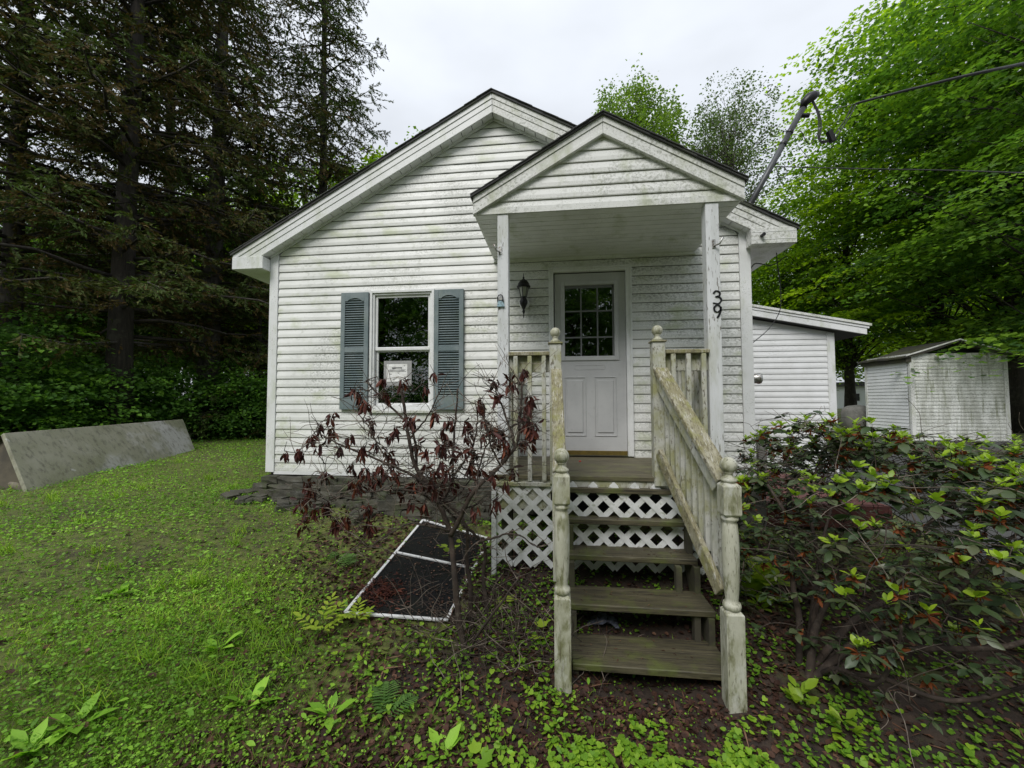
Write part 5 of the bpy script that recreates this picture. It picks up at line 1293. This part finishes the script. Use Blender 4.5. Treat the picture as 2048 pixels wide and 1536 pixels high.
for c_, depth in tips:
    nd = min(skel, key=lambda q: (q[0]-c_).length)
    P, r_ = twig(nd[0], c_, min(nd[1]*.6, .007), .003, .03, 3); tw.append((P, r_)); skel += [(P[3], r_[3]), (P[6], r_[6])]
    new = (depth < .16 and random.random() < .95 and math.sin(c_.x*7+2)*math.sin(c_.y*6.3)+.4*math.sin(c_.x*2.2) > -.4) or random.random() < .05; nl = random.randint(5, 8); a0 = random.uniform(0, 6)
    for i in range(nl):
        a = a0+i*2*PI/nl+random.uniform(-.3, .3)
        if new: el = random.uniform(.3, 1.3); s_ = random.uniform(.035, .068)
        else: el = random.uniform(-.55, .25); s_ = random.uniform(.032, .075)
        dv = Vector((math.cos(a), math.sin(a), el)).normalized(); p = c_+Vector((0, 0, random.uniform(-.02, .01)))
        if new and random.random() < .95: NLp.append(p); NLa.append(dv); NLs.append(s_); NLt.append(random.random())
        else: DLp.append(p); DLa.append(dv); DLs.append(s_); DLt.append(random.random())
    if new:
        for i in range(5):
            a = a0+i*1.3; p = c_-Vector((0, 0, .04)); dv = Vector((math.cos(a), math.sin(a), random.uniform(-.6, 0))).normalized(); DLp.append(p); DLa.append(dv); DLs.append(random.uniform(.07, .11)); DLt.append(random.random())
    if random.random() < .30:
        for i in range(10):
            dv = Vector((random.gauss(0, 1), random.gauss(0, 1), random.gauss(-.3, .8))).normalized(); BRp.append(c_-Vector((0, 0, .03))); BRa.append(dv); BRs.append(random.uniform(.025, .06))
tw3 = []
for i in range(900):
    nd = random.choice(skel); d_ = Vector((random.gauss(0, 1), random.gauss(0, 1), random.gauss(.1, .6))).normalized(); (tw3 if i % 3 == 0 else tw).append(twig(nd[0], nd[0]+d_*random.uniform(.12, .5), .003, .0012, .025, 3))
grow_tubes(tw, 'twigs', 'shrub_bark', rh, 4); grow_tubes(tw3, 'bare_twigs', 'dead_twig', rh, 4)
RN = [leafmesh(OVAL, 'rhodo_new', t_, w_, 'new_leaf') for t_, w_ in ((.1, 1.1), (.5, 1.2), (.9, 1.0), (.7, 1.35))]
RD = [leafmesh(OVAL, 'rhodo_leaf', t_, w_, 'leaf') for t_, w_ in ((.05, .9), (.3, 1.0), (.55, .85), (.8, 1.05), (1.0, .95))]
o_ = sorted(range(len(NLp)), key=lambda i: (NLp[i]-CAM).length); NLp, NLa, NLs = [[l[i] for i in o_] for l in (NLp, NLa, NLs)]
leaf_objs(RN, rh, NLp, NLa, NLs, 'new_leaf', 290)
def toarr(l): return np.array([list(v) for v in l])
if len(NLp) > 290: scatter('new_leaves', OVAL, toarr(NLp[290:]), frames(toarr(NLa[290:]), rdir(len(NLp)-290)*.4+[0, 0, 1]), np.array(NLs[290:])*1.0, RG.random(len(NLp)-290), 'rhodo_new', rh, 'stuff')
o_ = sorted(range(len(DLp)), key=lambda i: (DLp[i]-CAM).length); DLp, DLa, DLs = [[l[i] for i in o_] for l in (DLp, DLa, DLs)]
leaf_objs(RD, rh, DLp, DLa, DLs, 'leaf', 295)
scatter('leaves', OVAL, toarr(DLp[295:]), frames(toarr(DLa[295:]), rdir(len(DLp)-295)*.4+[0, 0, 1]), np.stack([np.array(DLs[295:])*1.15, DLs[295:], DLs[295:]], 1), RG.random(len(DLp)-295), 'rhodo_leaf', rh, 'stuff')
scatter('withered_flowers', CURL, toarr(BRp), frames(toarr(BRa), rdir(len(BRp))), np.stack([np.array(BRs)*2.2, BRs, BRs], 1), RG.random(len(BRp)), 'rhodo_dead', rh, 'stuff')

# ------------------------------------------------------------------ ground cover
SCP = [(q_.x, q_.y) for q_ in Q]
def gsample(n_, d0, d1, a0=-62, a1=62):
    a = np.radians(RG.uniform(a0, a1, n_))-0; d = np.exp(RG.uniform(math.log(d0), math.log(d1), n_))
    fx = np.array([cF.x, cF.y]); fx = fx/np.linalg.norm(fx); rx = np.array([fx[1], -fx[0]])
    x = CAM.x+d*(fx[0]*np.cos(a)+rx[0]*np.sin(a)); y = CAM.y+d*(fx[1]*np.cos(a)+rx[1]*np.sin(a)); return x, y
def vn(x, y, s, o=0):
    x = x*s+o; y = y*s+o*1.7
    return .5+.25*(np.sin(x*1.3+1.7*np.sin(y*.9))+np.sin(y*1.7+1.3*np.sin(x*1.1+2)))*.9+.08*np.sin(x*3.1+y*2.3)
def clear(x, y, screen=True, drive=True):
    ok = ~((x > -.02) & (x < 5.62) & (y > -.12)) & ~((x > 5.6) & (x < 8.4) & (y > .1)) & ~((x > 13.5) & (x < 16.2) & (y > 7.9))
    if screen: ok &= ~inpoly(x, y, SCP)
    if drive: ok &= ~((x > 7.4+.35*np.sin(y*.6)+np.clip(y-3.2, 0, 9)*.45))
    ok &= ~((np.abs(x-3.54) < .07) & (np.abs(y+1.985) < .07)) & ~((np.abs(x-4.52) < .07) & (np.abs(y+1.985) < .07))
    return ok
def bedw(x, y):
    """1 in the leaf-littered bed in front of the porch, 0 on the lawn"""
    e = (x-1.75+.45*(y+2.2)+.35*(vn(x, y, 1.6, 3)-.5))/.7
    return np.clip(.5+e, 0, 1)*np.clip((y+3.6)*2, 0, 1)
def upframes(n_, tilt, A=None):
    a = RG.uniform(0, 2*PI, n_); D = np.stack([np.cos(a), np.sin(a), RG.uniform(-tilt, tilt, n_)*.5], 1)
    return frames(D, np.c_[RG.normal(size=(n_, 2))*tilt, np.ones(n_)])
# grass blades
x, y = gsample(210000, 1.5, 22, -66, 40); k = clear(x, y) & (RG.random(len(x)) > bedw(x, y)*.97) & (RG.random(len(x)) < np.clip(.35+1.5*(vn(x, y, 1.1)-.28), .3, 1)); x, y = x[k], y[k]
n_ = len(x); a = RG.uniform(0, 2*PI, n_); A = nrm(np.stack([np.cos(a)*.9, np.sin(a)*.9, RG.uniform(.4, 2.2, n_)], 1))
P = np.stack([x, y, g(x, y)-.004], 1); L_ = RG.uniform(.03, .085, n_)*(.6+.8*vn(x, y, .9, 2))
tag(scatter('grass', BLADE, P, frames(A, rdir(n_)*.5+[0, 0, 1]), np.stack([L_*.2+.016, L_, L_], 1), np.clip(vn(x, y, 1.9, 5)*.7+RG.normal(size=n_)*.18, 0, 1), 'grass', kind='stuff'), 'short uneven grass growing over the left lawn', 'grass')
# low broad weeds, moss-like leaflets
x, y = gsample(270000, 1.6, 20, -66, 30); k = clear(x, y) & (RG.random(len(x)) > bedw(x, y)*.88) & (RG.random(len(x)) < np.clip(.45+1.7*(vn(x, y, 1.4, 7)-.3), .4, 1)); x, y = x[k], y[k]; n_ = len(x)
P = np.stack([x, y, g(x, y)+RG.uniform(.004, .035, n_)], 1)
tag(scatter('ground_weeds', DIAMOND, P, upframes(n_, .7), RG.uniform(.008, .024, n_)*(.7+.09*np.hypot(x-CAM.x, y-CAM.y)), np.clip(vn(x, y, 2.3, 9)*.6+RG.normal(size=n_)*.22+.1, 0, 1), 'weed', kind='stuff'), 'low creeping weeds and clover matted into the lawn', 'weeds')
x, y = gsample(3600, 1.5, 9, -64, 20); k = clear(x, y) & (RG.random(len(x)) > bedw(x, y)*.7); x, y = x[k], y[k]; n_ = len(x)
P = np.stack([x, y, g(x, y)+RG.uniform(.01, .05, n_)], 1)
tag(scatter('broadleaf_weeds', OVAL, P, upframes(n_, .8), RG.uniform(.022, .055, n_), RG.random(n_)*.8, 'weed', kind='stuff'), 'scattered broadleaf weeds and plantain in the lawn', 'weeds')
# taller tufts
cx_, cy_ = gsample(210, 1.6, 10, -64, 12); k = clear(cx_, cy_) & (bedw(cx_, cy_) < .6); cx_, cy_ = cx_[k], cy_[k]
x = np.repeat(cx_, 34)+RG.normal(size=len(cx_)*34)*.035; y = np.repeat(cy_, 34)+RG.normal(size=len(cx_)*34)*.035; n_ = len(x)
a = RG.uniform(0, 2*PI, n_); L_ = RG.uniform(.06, .16, n_)
tag(scatter('tall_grass', BLADE, np.stack([x, y, g(x, y)], 1), frames(nrm(np.stack([np.cos(a), np.sin(a), RG.uniform(.5, 2.4, n_)], 1)), rdir(n_)*.4+[0, 0, 1]), np.stack([L_*.1+.028, L_, L_*1.8], 1), RG.uniform(.3, .95, n_), 'grass', kind='stuff'), 'taller tufts of grass standing in the lawn', 'grass')
# leaf litter
x, y = gsample(62000, 1.6, 9, -45, 66); k = clear(x, y) & ~((x > 3.6) & (x < 4.55) & (y > -1.95) & (RG.random(len(x)) < .7)) & (RG.random(len(x)) < bedw(x, y)*np.clip(1.25*vn(x, y, 1.7, 4)+.2, .15, 1)); x, y = x[k], y[k]; n_ = len(x)
P = np.stack([x, y, g(x, y)+RG.uniform(.002, .022, n_)], 1)
tag(scatter('leaf_litter', DRY, P, upframes(n_, .55), RG.uniform(.016, .048, n_), np.clip(RG.beta(1.3, 2.4, n_), 0, 1), 'litter', kind='stuff'), 'dark brown dead leaves littering the bed around the steps', 'leaf litter')
x, y = gsample(5000, 1.6, 7, -62, 30); k = clear(x, y) & (RG.random(len(x)) < .35); x, y = x[k], y[k]; n_ = len(x)
P = np.stack([x, y, g(x, y)+RG.uniform(.004, .03, n_)], 1)
tag(scatter('lawn_litter', DRY, P, upframes(n_, .55), RG.uniform(.015, .045, n_), np.clip(RG.beta(1.5, 1.6, n_), 0, 1), 'litter', kind='stuff'), 'a few brown leaves scattered over the lawn', 'leaf litter')
# fallen twigs and straw
x, y = gsample(2600, 1.6, 6, -50, 55); k = clear(x, y) & (RG.random(len(x)) < .25+.7*bedw(x, y)); x, y = x[k], y[k]; n_ = len(x)
P = np.stack([x, y, g(x, y)+.015], 1); L_ = RG.uniform(.04, .16, n_)
tag(scatter('fallen_straw', BLADE, P, upframes(n_, .25), np.stack([L_*.45+.01, L_, L_*.3], 1), RG.uniform(.6, 1, n_), 'litter', kind='stuff'), 'dry straw and fallen twiglets on the bed', 'straw')
# violets
def violets(x, y, name, lab, tl, th, smin, smax, hmax=.06):
    n_ = len(x); z = g(x, y); h = RG.uniform(.02, hmax, n_); P = np.stack([x, y, z+h], 1)
    a = RG.uniform(0, 2*PI, n_); D = np.stack([np.cos(a), np.sin(a), RG.uniform(-.5, .1, n_)], 1)
    o = scatter(name, HEART, P, frames(D, np.c_[RG.normal(size=(n_, 2))*.28, np.ones(n_)]), RG.uniform(smin, smax, n_), np.clip(RG.uniform(tl, th, n_), 0, 1), 'violet_leaf', kind='stuff')
    tag(o, lab, 'violets'); return o
x = np.concatenate([RG.normal(4.05, .42, 2300), RG.normal(4.55, .5, 800), RG.normal(3.1, .5, 620)]); y = np.concatenate([RG.normal(-2.42, .14, 2300), RG.normal(-2.3, .2, 800), RG.normal(-2.1, .28, 620)])
k = clear(x, y) & (vn(x, y, 9.5, 1) > .47) & ~((x > 3.5) & (x < 4.6) & (y > -2.08) ); violets(x[k], y[k], 'violets_by_the_steps', 'bright heart-leaved violets massed at the foot of the steps', .45, 1, .016, .040)
x, y = gsample(13000, 1.7, 6.5, 18, 66); k = clear(x, y) & (x > 4.62) & (y < -.1) & (vn(x, y, 7.4, 6) > .36); violets(x[k], y[k], 'violets_under_the_shrub', 'violets carpeting the ground under the rhododendron', 0, .75, .014, .032, .05)
x = RG.uniform(2.5, 4.6, 3000); y = RG.uniform(-2.0, -.2, 3000); k = clear(x, y) & ((x < 3.5) | (y < -.9)) & (RG.random(3000) < .7) & ~((x > 3.6) & (y < -1.45)) & (vn(x, y, 4.2, 8) > .33); violets(x[k], y[k], 'violets_left_of_the_steps', 'violets and ivy under and left of the open steps', .1, .75, .02, .04, .06)
x, y = gsample(4600, 1.6, 4.5, -35, 15); k = clear(x, y) & (bedw(x, y) > .3) & (vn(x, y, 8, 2) > .52); violets(x[k], y[k], 'violets_in_the_litter', 'small violets dotted through the brown leaf litter', .2, .9, .012, .026, .035)
# tall weeds along the steps' right side and hosta clump
def clump(name, x, y, lab, cat, m, nleaf, L0, L1, el0, el1, proto=OVAL, wd_=1.0, rad=.08, tone=(0, 1), h=0, grp=None):
    z = g1(x, y); t_ = thing(name, (x, y, z), lab, cat, grp); P = []; A = []
    for i in range(nleaf):
        a = random.uniform(0, 2*PI); e = random.uniform(el0, el1); hh = random.uniform(0, h); P.append((x+math.cos(a)*rad*random.random(), y+math.sin(a)*rad*random.random(), z+hh)); A.append((math.cos(a), math.sin(a), e))
    L_ = RG.uniform(L0, L1, nleaf); scatter('leaves', proto, np.array(P), frames(nrm(np.array(A)), rdir(nleaf)*.25+[0, 0, 1]), np.stack([L_*wd_, L_, L_], 1), RG.uniform(tone[0], tone[1], nleaf), m, t_, 'stuff'); return t_
p = gp(1520, 1100); clump('hosta', 4.98, -1.18, 'broad light green plant filling the corner beside the right newel post', 'plant', 'lime_leaf', 46, .12, .20, .2, 1.5, OVAL, 1.9, .16, (0, .5), .18)
for px, py, n_, lab in ((1600, 1400, 14, 'glossy green seedling under the rhododendron'), (1690, 1460, 10, 'green rosette at the bottom right of the bed'), (1520, 1210, 12, 'bright seedling just right of the right newel post')):
    p = gp(px, py); clump('seedling', p.x, p.y, lab, 'plant', 'rhodo_new', n_, .06, .10, .2, 1.2, OVAL, 1.2, .04, (0, .5), .1, 'seedlings around the rhododendron')
# ferns
def fern(px, py, nf, L_, lab, m='fern', az=None, rise=.9):
    p = gp(px, py); t_ = thing('fern', (p.x, p.y, g1(p.x, p.y)), lab, 'fern', 'small ferns')
    P = []; A = []; SZ = []
    for i in range(nf):
        a = (az if az is not None else 0)+random.uniform(-.7, .7)+(0 if az is not None else i*2*PI/nf); dv = Vector((math.cos(a), math.sin(a), 0)); l_ = L_*random.uniform(.7, 1.1); k_ = 15
        sd_ = Vector((-dv.y, dv.x, 0))
        for j in range(3, k_):
            q_ = j/k_; c_ = Vector((p.x, p.y, g1(p.x, p.y)))+dv*l_*q_+Vector((0, 0, l_*(rise*q_-.75*rise*q_*q_)))
            for s in (-1, 1): P.append(c_); A.append(sd_*s+dv*.35); SZ.append(l_*.30*math.sin(PI*min(1, (1-q_)*.95+.06))**.8)
    P = toarr(P); A = nrm(toarr(A)); SZ = np.array(SZ); scatter('fronds', OVAL, P, frames(A, rdir(len(P))*.15+[0, 0, 1]), np.stack([SZ*.42, SZ, SZ*.5], 1), RG.random(len(P)), m, t_, 'stuff')
fern(770, 1440, 5, .24, 'dark green fern in the leaf litter below the dead shrub', az=1.5); fern(672, 1135, 3, .22, 'light green fern beside the upper left corner of the screen', az=.9); fern(650, 1120, 2, .16, 'tiny fern frond left of the window screen', az=1.8)
# yellow-green compound-leaved seedling at the screen corner
def compound(px, py, lab, n_=6, m='lime_leaf', L_=.16):
    p = gp(px, py); z = g1(p.x, p.y); t_ = thing('ash_seedling', (p.x, p.y, z), lab, 'plant'); P = []; A = []
    for i in range(n_):
        a = random.uniform(-.5, 1.2)+(i*2.1); dv = Vector((math.cos(a), math.sin(a), .45)).normalized(); sd_ = Vector((-dv.y, dv.x, 0)); b = Vector((p.x, p.y, z+.02+.02*i)); l_ = L_*random.uniform(.7, 1.1)
        for j in range(1, 5):
            for s in (-1, 1): P.append(b+dv*l_*j/4.5); A.append((sd_*s+dv*.6).normalized())
        P.append(b+dv*l_); A.append(dv)
    S_ = RG.uniform(.05, .075, len(P)); scatter('leaflets', OVAL, toarr(P), frames(toarr(A), rdir(len(P))*.2+[0, 0, 1]), S_, RG.random(len(P)), m, t_, 'stuff')
compound(640, 1262, 'yellow-green compound-leaved seedling at the near corner of the screen', 5); compound(712, 1240, 'small yellow-green seedling touching the screen frame', 3, L_=.12)
clump('maple_seedling', gp(1012, 1215).x, gp(1012, 1215).y, 'bright lobed maple seedling left of the lower newel post', 'plant', 'lime_leaf', 5, .06, .09, .1, .6, MAPLE, 1.0, .06, (.2, .8), .14)
clump('maple_seedling', gp(1085, 1275).x, gp(1085, 1275).y, 'bright lobed seedling leaf against the foot of the left newel post', 'plant', 'lime_leaf', 3, .07, .11, .1, .6, MAPLE, 1.0, .03, (.2, .8), .12)
clump('maple_seedling', gp(950, 1530).x, gp(950, 1530).y, 'lobed green seedling at the bottom edge of the picture', 'plant', 'violet_leaf', 5, .06, .08, .1, .5, MAPLE, 1.0, .05, (.5, 1), .05)
clump('green_vine', gp(905, 1120).x-.02, gp(905, 1120).y, 'light green lobed leaves climbing the dead shrub stem', 'plant', 'lime_leaf', 9, .05, .08, -.3, .6, MAPLE, 1.0, .09, (.0, .4), .34)
for px, py, lab in ((60, 1490, 'big pale dock leaves at the lower left corner'), (660, 1420, 'dark leafy weed in the lawn left of the fern'), (440, 1290, 'leafy dandelion clump in the middle of the lawn'), (150, 1440, 'long-leaved weed near the left bottom edge'),
                    (500, 1400, 'tuft of broad green leaves in the lower lawn'), (240, 1180, 'dandelion clump on the left lawn'), (880, 1500, 'upright dandelion leaves at the bottom centre')):
    p = gp(px, py); clump('weed_clump', p.x, p.y, lab, 'weed', 'weed', 11, .07, .14, .1, .9, LANCE, 1.3, .03, (.4, 1), .01, 'leafy weeds in the lawn')
# heap of dead needles on the screen and dry bits
n_ = 420; x = RG.normal(2.16, .10, n_); y = RG.normal(-1.50, .08, n_)
up3 = np.array(up_ if up_.z > 0 else -up_); q0 = np.array(Q[0])
def onscreen(x, y): return q0[2]-((x-q0[0])*up3[0]+(y-q0[1])*up3[1])/up3[2]+.004
tag(scatter('dead_leaf_heap', CURL, np.stack([x, y, onscreen(x, y)+RG.uniform(0, .02, n_)], 1), upframes(n_, .3), RG.uniform(.025, .06, n_), RG.uniform(.3, 1, n_), 'dead_leaf', kind='stuff'), 'little heap of red-brown dead leaves on the fallen screen', 'leaf litter')
n_ = 700; a = RG.random(n_); b = RG.random(n_); qq = [np.array(v) for v in Q]; Ps = (qq[0][None]*(1-a)[:, None]+qq[1][None]*a[:, None])*(1-b)[:, None]+(qq[3][None]*(1-a)[:, None]+qq[2][None]*a[:, None])*b[:, None]
tag(scatter('debris_on_screen', DRY, Ps+[0, 0, .006], upframes(n_, .15), RG.uniform(.006, .022, n_), RG.uniform(.2, 1, n_), 'litter', kind='stuff'), 'crumbs of bark and leaves scattered over the fallen screen', 'leaf litter')
P = []; 
for (z, yf, dp, xa, xb) in TR[:4]:
    for _ in range(26): P.append((random.uniform(xa+.02, xb-.04), random.uniform(yf+.01, yf+dp-.02), z+.004))
tag(scatter('tread_litter', CURL, np.array(P), upframes(len(P), .1), RG.uniform(.012, .035, len(P)), RG.uniform(.4, 1, len(P)), 'litter', kind='stuff'), 'tiny dry leaves and needles lying on the wooden treads', 'leaf litter')
p = at(1389, 1297, 'Z', -.785)
tag(MB().prism([(p.x-.045, p.y-.01), (p.x-.02, p.y+.03), (p.x+.02, p.y+.035), (p.x+.045, p.y), (p.x+.01, p.y-.02)], 'Z', -.789, -.781).build('bark_flake', 'bark_chip', None), 'pale flake of bark lying on the lowest tread', 'bark flake')
p = at(1160, 923, 'Z', .228)
tag(MB().lathe([(.012, 0), (.014, .003), (.008, .008), (.002, .009)], (p.x, p.y, .228), 7).build('red_petal', 'petal_red', None), 'small red petal on the porch deck in front of the door', 'petal')
# crumpled grey cloth under the steps
p = at(1205, 1240, 'Y', -1.45); vs = []; fs = []
for i in range(9):
    for j in range(7): vs.append((p.x-.11+.028*i, p.y-.05+.02*j, g1(p.x, p.y)+.03+.05*abs(math.sin(i*.9+j*1.3))*math.sin(PI*i/8)))
for i in range(8):
    for j in range(6): q_ = i*7+j; fs.append((q_, q_+1, q_+8, q_+7))
tag(MB().add(vs, fs).build('crumpled_cloth', 'cloth_grey', None), 'crumpled grey cloth lying in the dark under the steps', 'cloth')
# dark stake in the rhododendron
p = gp(1578, 1150); q_ = at(1578, 985, 'Y', -.9); 
tag(MB().tube([(q_.x, -.9, g1(q_.x, -.9)-.05), (q_.x, -.9, q_.z)], .02, 8).build('dark_stake', 'black_metal', None), 'thin black upright stake standing inside the rhododendron', 'stake')
